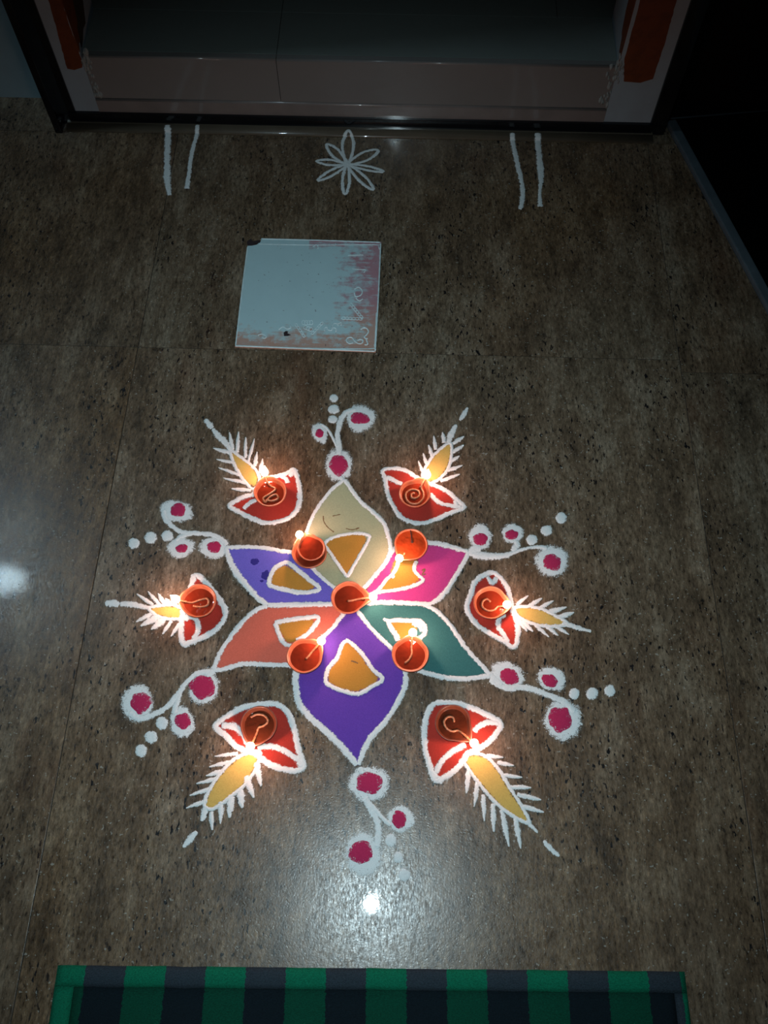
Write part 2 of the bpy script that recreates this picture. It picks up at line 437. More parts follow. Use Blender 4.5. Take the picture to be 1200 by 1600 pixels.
# ------------------------------------------------------------------ the setting
S = 'structure'
XL, XR = -.5185, .5555                      # the two long joints of the floor
KA, KB = Vector((.604, 1.70)), Vector((.749, 1.154))
def kx(y): return KA.x+(KB.x-KA.x)*(y-KA.y)/(KB.y-KA.y)
floor = prism('floor', [(-2.6, -1.8), (kx(-1.8), -1.8), (kx(1.78), 1.78), (-2.6, 1.78)], -.16, -.0015, M['grout'])
tag(floor, 'brown granite slab floor of the porch', kind=S)
g_ = .0007
def slab(x0, x1, y0, y1, kerb=False):
    if kerb: pts = [(x0+g_, y0+g_), (kx(y0+g_)-.001, y0+g_), (kx(y1-g_)-.001, y1-g_), (x0+g_, y1-g_)]
    else: pts = [(x0+g_, y0+g_), (x1-g_, y0+g_), (x1-g_, y1-g_), (x0+g_, y1-g_)]
    prism('granite_slab', pts, -.02, 0, M['granite'], floor, bevel=.0005)
for y0, y1 in ((-1.8, -.42), (-.42, 1.034), (1.034, 1.635)):
    slab(XL, XR, y0, y1)
    slab(-1.75, XL, y0, y1); slab(-2.6, -1.75, y0, y1)
slab(XR, 0, -1.8, -.42, True); slab(XR, 0, -.42, 1.005, True); slab(XR, 0, 1.005, 1.635, True)
slab(-.80, XR, 1.635, 1.6605); slab(-1.75, -.80, 1.635, 1.76); slab(-2.6, -1.75, 1.635, 1.76)
prism('granite_slab', [(XR+g_, 1.635+g_), (kx(1.636)-.001, 1.635+g_), (kx(1.70)-.001, 1.70), (XR+g_, 1.70)], -.02, 0, M['granite'], floor, bevel=.0005)
# rounded bead along the sill
bm = bmesh.new(); N = 8; prof = [(BEAD_Y0, -.004)]+[(BEAD_Y1-(BEAD_Y1-BEAD_Y0)*math.cos(math.pi/2*i/N), .007*math.sin(math.pi/2*i/N)) for i in range(N+1)]+[(1.664, .007), (1.664, -.004)]
def extr(name, prof, x0, x1, mat, parent=None, smooth=True, nseg=1):
    V, Fc = [], []; n = len(prof)
    for i in range(nseg+1):
        for (y, z) in prof: V.append((x0+(x1-x0)*i/nseg, y, z))
    for i in range(nseg):
        for j in range(n):
            j2 = (j+1) % n; Fc.append((i*n+j, i*n+j2, (i+1)*n+j2, (i+1)*n+j))
    Fc.append(tuple(range(n))[::-1]); Fc.append(tuple(nseg*n+j for j in range(n)))
    bm = bmesh.new(); vv = [bm.verts.new(v) for v in V]
    for f in Fc: bm.faces.new([vv[q] for q in f])
    bmesh.ops.recalc_face_normals(bm, faces=bm.faces[:])
    V = [v.co.copy() for v in bm.verts]; bm.verts.index_update(); Fc = [[v.index for v in f.verts] for f in bm.faces]; bm.free()
    o = mesh(name, V, Fc, mat, parent, smooth=False)
    for p_ in o.data.polygons:
        vv = [o.data.vertices[i].co for i in p_.vertices]
        if len(vv) == 4 and max(v.y for v in vv)-min(v.y for v in vv)+max(v.z for v in vv)-min(v.z for v in vv) < .006: p_.use_smooth = True
    return o
o = extr('trim_1', prof, W(108, 204, 1.65).x, XR+.012, M['bead']); tag(o, 'rounded granite bead along the foot of the door sill', kind=S)
YF = 1.668                                    # face of the white frame
zb = W(600, 187, 1.66).z                      # top of the black strip
o = box('trim_2', W(112, 195, 1.66).x, W(1020, 200, 1.66).x, 1.660, 1.80, -.003, zb, M['black'], bevel=.0012); tag(o, 'thin black stone strip under the white door sill', kind=S)
xl0, xl1 = W(120, 178, YF).x, W(157, 178, YF).x
xr0, xr1 = W(943, 190, YF).x, W(1015, 195, YF).x
zt = W(600, 95, YF+.006).z                    # level of the inner floor
zp = W(600, 165, YF-.003).z
# white frame uprights left and right of the doorway
jl = box('trim_3', xl0, xl1, YF, YF+.16, zb, 2.15, M['frame'], bevel=.0004); tag(jl, 'white painted left door frame with orange band', kind=S)
jr = box('trim_4', xr0, xr1, YF, YF+.16, zb, 2.15, M['frame'], bevel=.0004); tag(jr, 'white painted right door frame with orange band', kind=S)
lt = box('trim_5', xl0, xr1, YF, YF+.16, 2.15, 2.25, M['frame'], bevel=.002); tag(lt, 'white painted door frame head', kind=S)
# riser: plinth with a rounded top edge, two tiles above it, then the inner floor
pl = [(YF-.001, zb), (YF-.001, zp-.004)]+[(YF-.001+.006*(1-math.cos(math.pi/2*i/5)), zp-.004+.004*math.sin(math.pi/2*i/5)) for i in range(1, 6)]+[(YF+.03, zp), (YF+.03, zb)]
o = extr('trim_6', pl, xl1, xr0, M['plinth']); tag(o, 'low pale plinth at the foot of the doorway riser', kind=S)
xj = W(437, 140, YF+.005).x
step = box('wall_riser', xl1-.002, xr0+.002, YF+.018, YF+.16, zb, zt-.012, M['grout']); tag(step, 'pinkish tiled riser of the doorway step', kind=S)
for a, b in ((xl1, xj-.0006), (xj+.0006, xr0)):
    pr = [(YF+.003, zp+.0005), (YF+.003, zt-.004)]+[(YF+.003+.004*(1-math.cos(math.pi/2*i/4)), zt-.004+.004*math.sin(math.pi/2*i/4)) for i in range(1, 5)]+[(YF+.020, zt), (YF+.020, zp+.0005)]
    extr('tile', pr, a, b, M['riser'], step)
inner = box('floor_inner', -1.2, 1.2, YF+.16, 3.6, -.15, zt-.003, M['grout']); tag(inner, 'grey green tiled floor inside the doorway', kind=S)
o = box('floor_threshold', xl1-.001, xr0+.001, YF+.021, YF+.16, zt-.010, zt-.003, M['grout']); tag(o, 'bed under the threshold tiles', kind=S)
for a, b in ((xl1, xj-.0006), (xj+.0006, xr0)): box('tile', a, b, YF+.021, YF+.16, zt-.004, zt, M['inner'], o, bevel=.0006)
xs = [-1.2, xj-.61, xj, xj+.61, 1.2]
for i in range(4):
    for y0, y1 in ((YF+.161, 2.43), (2.431, 3.03), (3.031, 3.6)): box('tile', xs[i]+.0006, xs[i+1]-.0006, y0, y1, zt-.004, zt, M['inner'], inner, bevel=.0006)
# irregular orange bands brushed on both frames, plaster crust at the corners
def patch(name, pts, Y, mat, parent, th=.0012, n=3, jit=.002):
    P = [W(x, y, Y) for x, y in pts]; Q = []
    for i, p in enumerate(P):
        q = P[(i+1) % len(P)]; k_ = max(1, int((q-p).length/.008))
        for j in range(k_):
            r_ = p.lerp(q, j/k_); Q.append(Vector((r_.x+random.uniform(-jit, jit), Y, r_.z+random.uniform(-jit, jit))))
    V = [(q.x, Y-th, q.z) for q in Q]+[(q.x, Y+.0005, q.z) for q in Q]; n_ = len(Q)
    Fc = [tuple(t) for t in tessellate_polygon([[Vector((q.x, q.z, 0)) for q in Q]])]
    Fc += [(i, n_+i, n_+(i+1) % n_, (i+1) % n_) for i in range(n_)]
    return mesh(name, V, Fc, mat, parent, smooth=False)
def upright(x0p, x1p):                        # band continues up the frame beyond the picture
    return
def band(pts_px, x0, x1, parent, xl_top, xr_top):
    P = [W(x, y, YF) for x, y in pts_px]
    P = [Vector((min(max(p.x, x0+.0008), x1-.0003), YF, p.z)) for p in P]
    P = [Vector((xl_top, YF, 1.1))]+P+[Vector((xr_top, YF, 1.1))]
    Q = []
    for i in range(len(P)-1):
        k_ = max(1, int((P[i+1]-P[i]).length/.006))
        for j in range(k_):
            r_ = P[i].lerp(P[i+1], j/k_); Q.append(Vector((r_.x+random.uniform(-.0007, .0007), YF, r_.z)))
    Q.append(P[-1]); n_ = len(Q)
    V = [(q.x, YF-.0010, q.z) for q in Q]+[(q.x, YF+.0005, q.z) for q in Q]
    Fc = [tuple(t) for t in tessellate_polygon([[Vector((q.x, q.z, 0)) for q in Q]])]
    Fc += [(i, n_+i, n_+(i+1) % n_, (i+1) % n_) for i in range(n_)]
    mesh('orange_band', V, Fc, M['turmeric'], parent, smooth=False)
band([(76, 0), (90, 50), (105, 107), (116, 109), (129, 105), (128, 95)], xl0, xl1, jl, W(76, 0, YF).x, xl1)
band([(975, 95), (975, 127), (1000, 129), (1020, 123), (1038, 70), (1057, 0)], xr0, xr1, jr, xr0+.0005, W(1057, 0, YF).x)
# the band turns round the corner onto the reveals
def reveal(xc, side, parent, bot, mm, off):
    V = [(xc-side*.0003, a, b) for a, b in bot]+[(xc+side*off, a, b) for a, b in bot]; n_ = len(bot)
    Fc = [tuple(n_+q for q in t) for t in tessellate_polygon([[Vector((a, b, 0)) for a, b in bot]])]+[(i, n_+i, n_+(i+1) % n_, (i+1) % n_) for i in range(n_)]
    mesh('orange_band' if mm == 'turmeric' else 'dark_smear', V, Fc, M[mm], parent, smooth=False)
y = YF+.0005
near = [(y, zt+.010), (y+.012, zt+.022), (y+.022, zt+.020), (y+.030, zt+.045), (y+.042, zt+.05), (y+.055, zt+.09), (y+.060, 1.1), (y, 1.1)]
far = [(y+.02, zt+.006), (y+.04, zt+.010), (y+.06, zt+.02), (y+.085, zt+.018), (y+.11, zt+.05), (y+.12, zt+.09), (y+.13, 1.1), (y+.03, 1.1)]
reveal(xl1, 1, jl, near, 'turmeric', .0012); reveal(xl1, 1, jl, far, 'dark_smear', .0007)
reveal(xr0, -1, jr, near, 'turmeric', .0012)
# lumps of plaster at the two corners
def crust(cx, cz, n, sx, sz, parent, seed):
    random.seed(seed); V, Fc = [], []
    for i in range(n):
        x, z = cx+random.gauss(0, sx), cz+random.gauss(0, sz); r_ = random.uniform(.0025, .007)
        z = max(z, zp+.008)
        b0 = len(V); seg = 9
        for j in range(seg):
            a = 2*math.pi*j/seg; rr = r_*random.uniform(.6, 1.2)
            V.append((x+rr*math.cos(a)*.7, YF+.0065, z+rr*math.sin(a)*1.6))
        for j in range(seg):
            v = V[b0+j]; V.append((x+(v[0]-x)*.55, YF-.001-.0015*random.random(), z+(v[2]-z)*.55))
        for j in range(seg):
            j2 = (j+1) % seg; Fc.append((b0+j, b0+j2, b0+seg+j2, b0+seg+j))
        Fc.append(tuple(b0+seg+j for j in range(seg)))
    o = mesh('plaster_crust', V, Fc, M['plaster'], parent); o['kind'] = 'stuff'
p1 = W(135, 95, YF); p2 = W(150, 140, YF); p3 = W(967, 108, YF); p4 = W(950, 140, YF)
crust(p1.x, p1.z, 26, .004, .012, jl, 1); crust(p2.x, p2.z, 22, .004, .030, jl, 2)
crust(p3.x, p3.z, 26, .005, .014, jr, 3); crust(p4.x, p4.z, 18, .005, .028, jr, 4)
random.seed(21)
# black stone uprights outside the white frame
xb = G(95, 208).x
o = box('trim_7', xb-.012, xb+.004, 1.629, 1.80, -.002, 2.3, M['black'], bevel=.0015); tag(o, 'black stone upright edging the left of the doorway', kind=S)
o = box('trim_8', xb+.004, xl0, 1.664, 1.80, -.002, 2.3, M['black']); tag(o, 'black stone infill beside the left door frame', kind=S)
xk = .583
o = box('trim_9', xr1, xk+.012, 1.664, 1.80, -.002, 2.3, M['black'], bevel=.0015); tag(o, 'black stone upright edging the right of the doorway', kind=S)
# walls, ceiling
o = box('wall_left', -2.6, xb-.012, 1.745, 1.90, -.05, 2.6, M['wallblue']); tag(o, 'pale blue wall left of the doorway', kind=S)
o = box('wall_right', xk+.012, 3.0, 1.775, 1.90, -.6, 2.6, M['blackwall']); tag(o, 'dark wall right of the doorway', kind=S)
o = box('wall_top', xb-.012, xk+.012, 1.80, 1.90, 2.25, 2.6, M['innerwall']); tag(o, 'wall over the doorway', kind=S)
o = box('wall_inner_left', -1.3, -1.2, 1.90, 3.7, -.15, 2.6, M['innerwall']); tag(o, 'inner room left wall', kind=S)
o = box('wall_inner_right', 1.2, 1.3, 1.90, 3.7, -.15, 2.6, M['innerwall']); tag(o, 'inner room right wall', kind=S)
o = box('wall_inner_back', -1.2, 1.2, 3.6, 3.7, -.15, 2.6, M['innerwall']); tag(o, 'inner room far wall', kind=S)
o = box('ceiling', -2.6, 3.0, -1.8, 3.7, 2.6, 2.7, M['ceiling']); tag(o, 'porch ceiling', kind=S)
o = box('floor_lower', -2.6, 3.0, -1.8, 1.775, -.62, -.60, M['blackwall']); tag(o, 'black lower level beyond the kerb', kind=S)  # lower floor in the same even near-black as the right wall
# slanting kerb on the right
n2 = Vector((KB.y-KA.y, -(KB.x-KA.x))).normalized(); n2 = -n2 if n2.x < 0 else n2
ya, yb = 1.70, -1.8
A = Vector((kx(ya), ya)); B = Vector((kx(yb), yb))
pts = [A, A+n2*.022, B+n2*.022, B]
kb = prism('trim_10', [(p.x, p.y) for p in pts], -.16, .010, M['kerb'], bevel=.003); tag(kb, 'narrow grey stone kerb slanting along the right edge of the floor', kind=S)
# pale joint line on the dark wall
a, b = W(1035, 186, 1.774), W(1205, 172, 1.774)
bm = bmesh.new()
for (p, q) in ((a, b),):
    vv = [bm.verts.new(v) for v in ((p.x, 1.772, p.z-.0006), (q.x, 1.772, q.z-.0006), (q.x, 1.772, q.z+.0006), (p.x, 1.772, p.z+.0006))]
    f = bm.faces.new(vv); r_ = bmesh.ops.extrude_face_region(bm, geom=[f])
    for g in r_['geom']:
        if isinstance(g, bmesh.types.BMVert): g.co.y = 1.776
o = bm_obj('trim_11', bm, M['kerb']); tag(o, 'thin pale joint line on the dark wall', kind=S)

# ------------------------------------------------------------------ ceiling lamp seen mirrored in the floor
LP = G(4, 906); LX, LY = LP.x*(1+2.57/H), LP.y*(1+2.57/H)
lamp = empty('ceiling_lamp', (LX, LY, 2.6), 'oval lit lamp on the ceiling, mirrored at the left edge of the floor', 'lamp')
def oval(name, cx, cy, rx, ry, rings, mat, parent):
    n = 40; V, Fc = [], []
    for (f, z) in rings:
        for i in range(n): a = 2*math.pi*i/n; V.append((cx+rx*f*math.cos(a), cy+ry*f*math.sin(a), z))
    for k_ in range(len(rings)-1):
        for i in range(n): i2 = (i+1) % n; Fc.append((k_*n+i, k_*n+i2, (k_+1)*n+i2, (k_+1)*n+i))
    Fc.append(tuple((len(rings)-1)*n+i for i in range(n)))
    return mesh(name, V, Fc, mat, parent)
oval('housing', LX, LY, .125, .075, [(1, 2.6), (1.05, 2.585), (1.0, 2.575), (.93, 2.573)], M['lamp_body'], lamp)
for (f0, f1) in ((.92, .80), (.74, .62), (.56, .44), (.38, .26)):
    n = 40; V, Fc = [], []
    for f, z in ((f0, 2.574), (f0, 2.57), ((f0+f1)/2, 2.562), (f1, 2.57), (f1, 2.574)):
        for i in range(n): a = 2*math.pi*i/n; V.append((LX+.125*f*math.cos(a), LY+.075*f*math.sin(a), z))
    for k_ in range(4):
        for i in range(n): i2 = (i+1) % n; Fc.append((k_*n+i, k_*n+i2, (k_+1)*n+i2, (k_+1)*n+i))
    mesh('glowing_ring', V, Fc, M['lamp_glass'], lamp)
oval('glowing_core', LX, LY, .125, .075, [(.2, 2.574), (.2, 2.57), (.08, 2.565)], M['lamp_glass'], lamp)

# ------------------------------------------------------------------ doormat
ml = G(92, 1508); mang = math.atan2(G(1068, 1518).y-ml.y, G(1068, 1518).x-ml.x)
mat = empty('doormat', (ml.x, ml.y, 0), 'green and black striped doormat at the bottom edge of the floor', 'doormat')
mat.rotation_euler.z = mang
def local_mesh(name, V, Fc, m_, parent, smooth=True):
    me = bpy.data.meshes.new(name); me.from_pydata(V, [], Fc); me.materials.append(m_)
    if smooth: me.polygons.foreach_set('use_smooth', [True]*len(me.polygons))
    me.update(); o = bpy.data.objects.new(name, me); C.objects.link(o); o.parent = parent; return o
def grid_slab(name, x0, x1, y0, y1, top, m_, parent, nx=80, ny=30, amp=.0008):
    V, Fc = [], []
    for j in range(ny+1):
        for i in range(nx+1):
            x, y = x0+(x1-x0)*i/nx, y0+(y1-y0)*j/ny
            e = min(i, nx-i, j, ny-j); z = top*(1 if e > 0 else .55)+amp*mnoise.noise(Vector((x*14, y*14, 2)))
            V.append((x, y+.0010*mnoise.noise(Vector((x*30, 0, 5)))*(j in (0, ny)), z))
    for j in range(ny):
        for i in range(nx): a = j*(nx+1)+i; Fc.append((a, a+1, a+nx+2, a+nx+1))
    b0 = len(V)
    loop = [i for i in range(nx+1)]+[j*(nx+1)+nx for j in range(1, ny+1)]+[ny*(nx+1)+i for i in range(nx-1, -1, -1)]+[j*(nx+1) for j in range(ny-1, 0, -1)]
    for q in loop: V.append((V[q][0], V[q][1], 0.0))
    L = len(loop)
    for i in range(L): i2 = (i+1) % L; Fc.append((loop[i], b0+i, b0+i2, loop[i2]))
    return local_mesh(name, V, Fc, m_, parent)
MW, MD, HM = .8965, .58, .027
grid_slab('pad', HM, MW-.018, -MD+HM, -HM, .0052, M['pad'], mat)
grid_slab('hem', 0, MW, -HM, 0, .0078, M['hem'], mat, 80, 4)
grid_slab('hem', 0, HM, -MD, -HM, .0074, M['hem'], mat, 4, 40)
grid_slab('hem', MW-.018, MW, -MD, -HM, .0074, M['hem'], mat, 4, 40)
grid_slab('hem', HM, MW-.018, -MD, -MD+HM, .0074, M['hem'], mat, 80, 4)

# ------------------------------------------------------------------ plastic stencil sheet
TL, TR, BR, BL = G(393, 372), G(596, 379), G(587.5, 551.4), G(367, 543)
sang = math.atan2(BR.y-BL.y, BR.x-BL.x); SW, SH = (BR-BL).length, (TL-BL).length
sheet_o = empty('stencil_sheet', (BL.x, BL.y, 0), 'pale square plastic sheet with reddish powder stains above the rangoli', 'stencil')
u_ = (BR-BL)/1.0
def q2(cx, cy, z):                            # pixel of the crop of the sheet to a world point
    g = G(350+cx/4.444, 350+cy/4.444, 0); return Vector((g.x, g.y, z))
quad = [q2(77, 858, 0), q2(1055, 895, 0), q2(1093, 130, 0), q2(260, 104, 0), q2(255, 128, 0), q2(228, 150, 0), q2(163, 158, 0)]
sheet_p = prism('plate', [(p.x, p.y) for p in quad], .0004, .0028, M['sheet'], sheet_o, bevel=.0005)
def rim(pts, r_=.0011): tube('raised_rim', [q2(x, y, .0029) for x, y in pts], r_, M['sheet_rim'], sheet_o, step=.004, flat=.6)
rim([(262, 110), (600, 118), (1086, 134)], .0016)
rim([(240, 145), (600, 152), (1040, 150), (1072, 160), (1078, 186)])
rim([(1088, 140), (1072, 500), (1050, 888)], .0016)
rim([(1058, 620), (1052, 760), (1044, 850), (1010, 872), (600, 868), (90, 850)])
rim([(80, 852), (600, 872), (1048, 890)], .0016)
rim([(165, 165), (125, 480), (82, 850)], .0014)
def curl(pts, r_=.0007): tube('embossed_curl', [q2(x, y, .0029) for x, y in pts], r_*1.6, M['sheet_rim'], sheet_o, step=.0015, flat=.7, seg=6)
def loops(chain, rx, ry):                     # a chain of small rings between two points
    (x0, y0), (x1, y1), n = chain; a0 = math.atan2(y1-y0, x1-x0)
    for i in range(n):
        t = (i+.5)/n; cx, cy = x0+(x1-x0)*t, y0+(y1-y0)*t
        curl([(cx+rx*math.cos(a)*math.cos(a0)-ry*math.sin(a)*math.sin(a0), cy+rx*math.cos(a)*math.sin(a0)+ry*math.sin(a)*math.cos(a0)) for a in [2*math.pi*j/10 for j in range(11)]], .0006)
loops(((500, 700), (560, 790), 5), 14, 8); loops(((685, 690), (610, 770), 5), 14, 8)
loops(((880, 560), (960, 660), 6), 15, 9); loops(((820, 660), (960, 665), 6), 14, 9); loops(((545, 690), (615, 690), 4), 12, 16)
loops(((560, 720), (610, 740), 3), 14, 14)
curl([(950, 740), (965, 728), (990, 730), (1003, 752), (990, 775), (975, 790), (985, 802), (1000, 800)], .0010)
curl([(900, 830), (870, 836), (850, 815), (862, 795), (890, 795), (905, 815), (930, 835), (955, 835), (965, 815), (945, 808), (925, 815)], .0010)
curl([(985, 800), (998, 840), (975, 845)], .0009)
curl([(700, 750), (698, 730), (715, 722), (725, 740), (745, 745), (760, 725), (780, 735), (775, 755)], .0009)
curl([(745, 745), (760, 700), (790, 700), (790, 715)], .0008); curl([(790, 700), (815, 690), (812, 712)], .0008)
curl([(235, 780), (265, 770), (295, 785), (285, 800), (262, 792)], .0008)
curl([(380, 740), (410, 720), (440, 735), (465, 725), (460, 705)], .0008)
curl([(860, 225), (970, 222)], .0006); curl([(890, 318), (960, 322), (985, 325), (970, 345)], .0006)
curl([(620, 165), (640, 150), (655, 165), (650, 180)], .0008)
curl([(905, 460), (935, 445), (960, 470), (950, 500), (915, 510), (905, 480)], .0009); curl([(915, 520), (940, 540), (965, 525)], .0008)
mk = prism('burnt_mark', [(p.x, p.y) for p in [q2(x, y, 0) for x, y in ((165, 158), (160, 130), (190, 108), (200, 128), (245, 120), (257, 124), (250, 137), (215, 142), (225, 150), (195, 157))]], .0004, .0036, M['burn'], sheet_o)
lf = prism('burnt_flake', [(p.x, p.y) for p in [q2(x, y, 0) for x, y in ((418, 785), (415, 762), (432, 750), (447, 755), (440, 765), (466, 778), (445, 784))]], .0030, .0038, M['burn'])
tag(lf, 'small black flake lying on the pale stencil sheet', 'debris')

# ------------------------------------------------------------------ powder drawings by the door
def line_thing(label, pts, w_, ox, oy, s, grp):
    o = stroke('powder_stripe', pts, w_, M['white'], None, ox=ox, oy=oy, s=s, taper=(1, .5)); tag(o, label, 'powder stripe', grp)
G2 = 'white powder stripes running from the door sill'
line_thing('leftmost white powder stripe at the door sill, straight and thick', [(330, 400), (325, 600), (315, 800), (312, 1000), (315, 1200, 11), (348, 1465, 6)], 10, 230, 160, 10, G2)
line_thing('second white powder stripe from the left, thin and leaning right', [(800, 400), (765, 560), (710, 750), (675, 950), (650, 1150), (620, 1360, 9)], 7, 230, 160, 10, G2)
line_thing('third white powder stripe from the left, curving right as it nears the camera', [(180, 400), (230, 640), (280, 880), (335, 1100), (345, 1300), (305, 1490, 6)], 8, 780, 170, 9.41, G2)
line_thing('rightmost white powder stripe at the door sill, thick with a pinched end', [(555, 400), (580, 640), (602, 860, 11), (612, 1050, 9), (595, 1220, 5), (602, 1450, 9)], 10, 780, 170, 9.41, G2)
st = empty('powder_star', G(542.7, 257), 'small white powder star flower with eight looped petals near the door sill', 'powder drawing')
c0 = (545, 505)
for (tx, ty, hw) in ((560, 135, 66), (905, 345, 52), (965, 588, 24), (848, 800, 40), (520, 855, 42), (203, 693, 32), (185, 468, 30), (305, 275, 48)):
    dx, dy = tx-c0[0], ty-c0[1]; L = math.hypot(dx, dy); dx /= L; dy /= L; nx, ny = -dy, dx
    pts = [(c0[0]+dx*L*f+nx*hw*k_, c0[1]+dy*L*f+ny*hw*k_) for f, k_ in ((-.05, 0), (.3, .75), (.62, 1), (.88, .6), (1, 0), (.88, -.6), (.62, -1), (.3, -.75))]
    stroke('petal_loop', pts, 5.4, M['white'], st, closed=True, ox=470, oy=190, s=7.5, h=.001)

# ------------------------------------------------------------------ the six-petalled flower
fc = G(545, 940)
flower = empty('rangoli_flower', (fc.x, fc.y, 0), 'large six-petalled powder flower outlined in white at the centre of the floor', 'rangoli')
def petal(label, mat_, pts):
    o = fill('petal', pts, mat_, flower, z=.0006, rim=.003, smooth=True); o['label'] = label; return o
D_ = dict(ox=400, oy=800, s=4); E5 = dict(ox=330, oy=830, s=5.217); F6 = dict(ox=540, oy=800, s=5.217)
green_l = [(545, 935), (520, 917), (497, 897), (483, 880), (477, 856), (481, 825), (496, 795), (517, 767), (538, 750)]
green_r = [(538, 750), (562, 782), (583, 801), (599, 817), (606, 836), (610, 856), (605, 875), (590, 895), (570, 918), (556, 932)]
pink_t = [(607, 870), (616, 858), (640, 848), (668, 848), (693, 852), (712, 857), (732, 863)]
pink_b = [(732, 864), (724, 881), (712, 900), (703, 915), (690, 932), (674, 943), (659, 944), (617, 942), (571, 943)]
teal_r = [(659, 944), (682, 955), (703, 976), (718, 999), (732, 1017), (747, 1034), (766, 1055)]
teal_b = [(766, 1056), (739, 1060), (711, 1061), (682, 1056), (651, 1047), (632, 1036)]
pt_l = [(556, 950), (566, 965), (580, 982), (598, 1000), (615, 1017), (632, 1036)]
pur_r = [(632, 1036), (634, 1054), (634, 1068), (626, 1088), (613, 1112), (596, 1134), (579, 1153), (568, 1175), (560, 1196)]
pur_l = [(558, 1196), (544, 1179), (527, 1160), (505, 1139), (483, 1120), (468, 1100), (463, 1075), (463, 1050), (475, 1025)]
cor_r = [(548, 948), (534, 963), (520, 981), (505, 995), (488, 1012), (475, 1028)]
cor_t = [(545, 943), (517, 944), (485, 945), (450, 946), (418, 946)]
cor_l = [(418, 946), (397, 956), (382, 970), (367, 987), (353, 1006), (342, 1025), (334, 1047)]
cor_b = [(334, 1048), (349, 1046), (374, 1039), (397, 1038), (426, 1039), (449, 1040), (466, 1044)]
blu_t = [(353, 856), (387, 855), (416, 857), (437, 861), (458, 865), (480, 880)]
blu_l = [(353, 856), (361, 880), (373, 901), (387, 918), (401, 933), (418, 946)]
pg = petal('pale green petal', M['green'], green_l+green_r[1:])
pp = petal('pink petal', M['pink'], pink_t+pink_b[1:]+[(575, 918), (590, 897)])
pte = petal('teal petal', M['teal'], [(556, 948), (571, 944), (617, 943)]+teal_r+teal_b[1:]+pt_l[::-1][1:])
ppu = petal('purple petal', M['purple'], pt_l+pur_r[1:]+pur_l[1:]+cor_r[::-1][1:])
pc = petal('coral petal', M['coral'], cor_t+cor_l[1:]+cor_b[1:]+cor_r[::-1][1:])
pb = petal('blue petal', M['blue'], blu_t+[(497, 897), (520, 917), (545, 935)]+cor_t[1:]+blu_l[::-1][1:-1])
def outl(pts, w_, parent, **k_): stroke('outline', pts, w_, M['white'], parent, **k_)
outl(green_l, 5.5, pg); outl(green_r, 6.5, pg)
outl(pink_t, 7.5, pp); outl(pink_b, 7, pp)
outl(teal_r, 6.5, pte); outl(teal_b, 7.5, pte)
outl(pt_l, 6, ppu); outl(pur_r, 7.5, ppu); outl(pur_l, 9, ppu)
outl(cor_r, 6, pc); outl(cor_l, 7, pc); outl(cor_b, 7, pc); outl(cor_t, 8, pb)
outl(blu_t, 6.5, pb); outl([(353, 856, 7), (361, 880, 9), (373, 901, 10), (387, 918, 9), (401, 933, 8), (418, 946, 8)], 9, pb)
def drop(fp, op, parent, w_=5, closed=True, fz=.0011, **cr):
    f = fill('ochre_drop', fp, M['ochre'], parent, z=fz, grow=.0048, **cr)
    if isinstance(op[0], list):
        for q in op: stroke('drop_outline', q, w_, M['white'], parent, base=.0013, h=.0011, **cr)
    else: stroke('drop_outline', op, w_, M['white'], parent, closed=closed, base=.0013, h=.0011, **cr)
drop([(570, 385), (500, 300), (440, 205), (520, 158), (640, 150), (675, 170), (640, 260)], [[(572, 412), (500, 310), (430, 212), (385, 220)], [(425, 205), (460, 172), (530, 148), (620, 136), (690, 142), (708, 168), (660, 255), (605, 350), (572, 412)]], pg, **D_)
drop([(505, 430), (505, 350), (535, 310), (610, 300), (690, 345), (780, 405), (830, 455), (760, 488), (650, 485), (560, 450)], [(478, 440), (492, 355), (540, 285), (625, 258), (705, 320), (800, 395), (885, 468), (800, 498), (690, 500), (590, 475)], pb, w_=7, **E5)
drop([(560, 760), (650, 740), (820, 730), (780, 800), (720, 870), (640, 890), (600, 850)], [[(518, 748), (620, 728), (740, 712), (875, 706), (830, 790), (765, 855), (690, 890)], [(522, 748), (545, 820), (570, 880), (610, 925), (680, 940)]], pc, w_=6.5, **E5)
drop([(560, 825), (500, 935), (465, 1010), (470, 1060), (540, 1095), (620, 1112), (700, 1085), (750, 1045), (690, 960), (630, 880)], [(562, 808), (505, 915), (450, 985), (436, 1060), (480, 1095), (560, 1125), (640, 1138), (720, 1095), (790, 1045), (730, 985), (655, 880)], ppu, w_=6, **D_)
drop([(280, 645), (350, 570), (400, 530), (385, 480), (420, 400), (500, 380), (570, 395), (550, 470), (585, 540), (520, 600), (400, 625)], [[(170, 690), (262, 640), (330, 555), (392, 500), (430, 410)], [(180, 690), (280, 655), (400, 640), (520, 615), (600, 585), (632, 552), (590, 515), (560, 470), (575, 400)], [(370, 520), (400, 540)]], pp, w_=5.5, **F6)
drop([(365, 915), (430, 900), (520, 905), (560, 950), (520, 1030), (440, 1050), (410, 990)], [[(305, 872, 4), (350, 890, 5), (420, 885), (520, 890), (600, 890), (645, 930), (645, 990), (600, 1035)], [(345, 895), (375, 960), (405, 1000), (430, 1055)], [(540, 905), (600, 930), (620, 980)]], pte, w_=7, **F6)
for cx, cy, rx, ry in ((398, 878, 7.5, 5.5), (415, 899, 6.5, 7.5), (409, 908, 3, 2)):
    blob('damp_spot', cx, cy, rx, ry, M['spot'], pb, z=.00095, ragged=.004)
for pts in ([(505, 806), (506, 815), (512, 824), (522, 832)], [(540, 826), (550, 828), (562, 825)], [(519, 807), (532, 804)]):
    stroke('scratch', pts, 1.6, M['scratch'], pg, h=.0002, base=.0009)
stroke('scratch', [(548, 1033), (553, 1034), (560, 1037)], 1.8, M['scratch'], ppu, h=.0002, base=.0014)
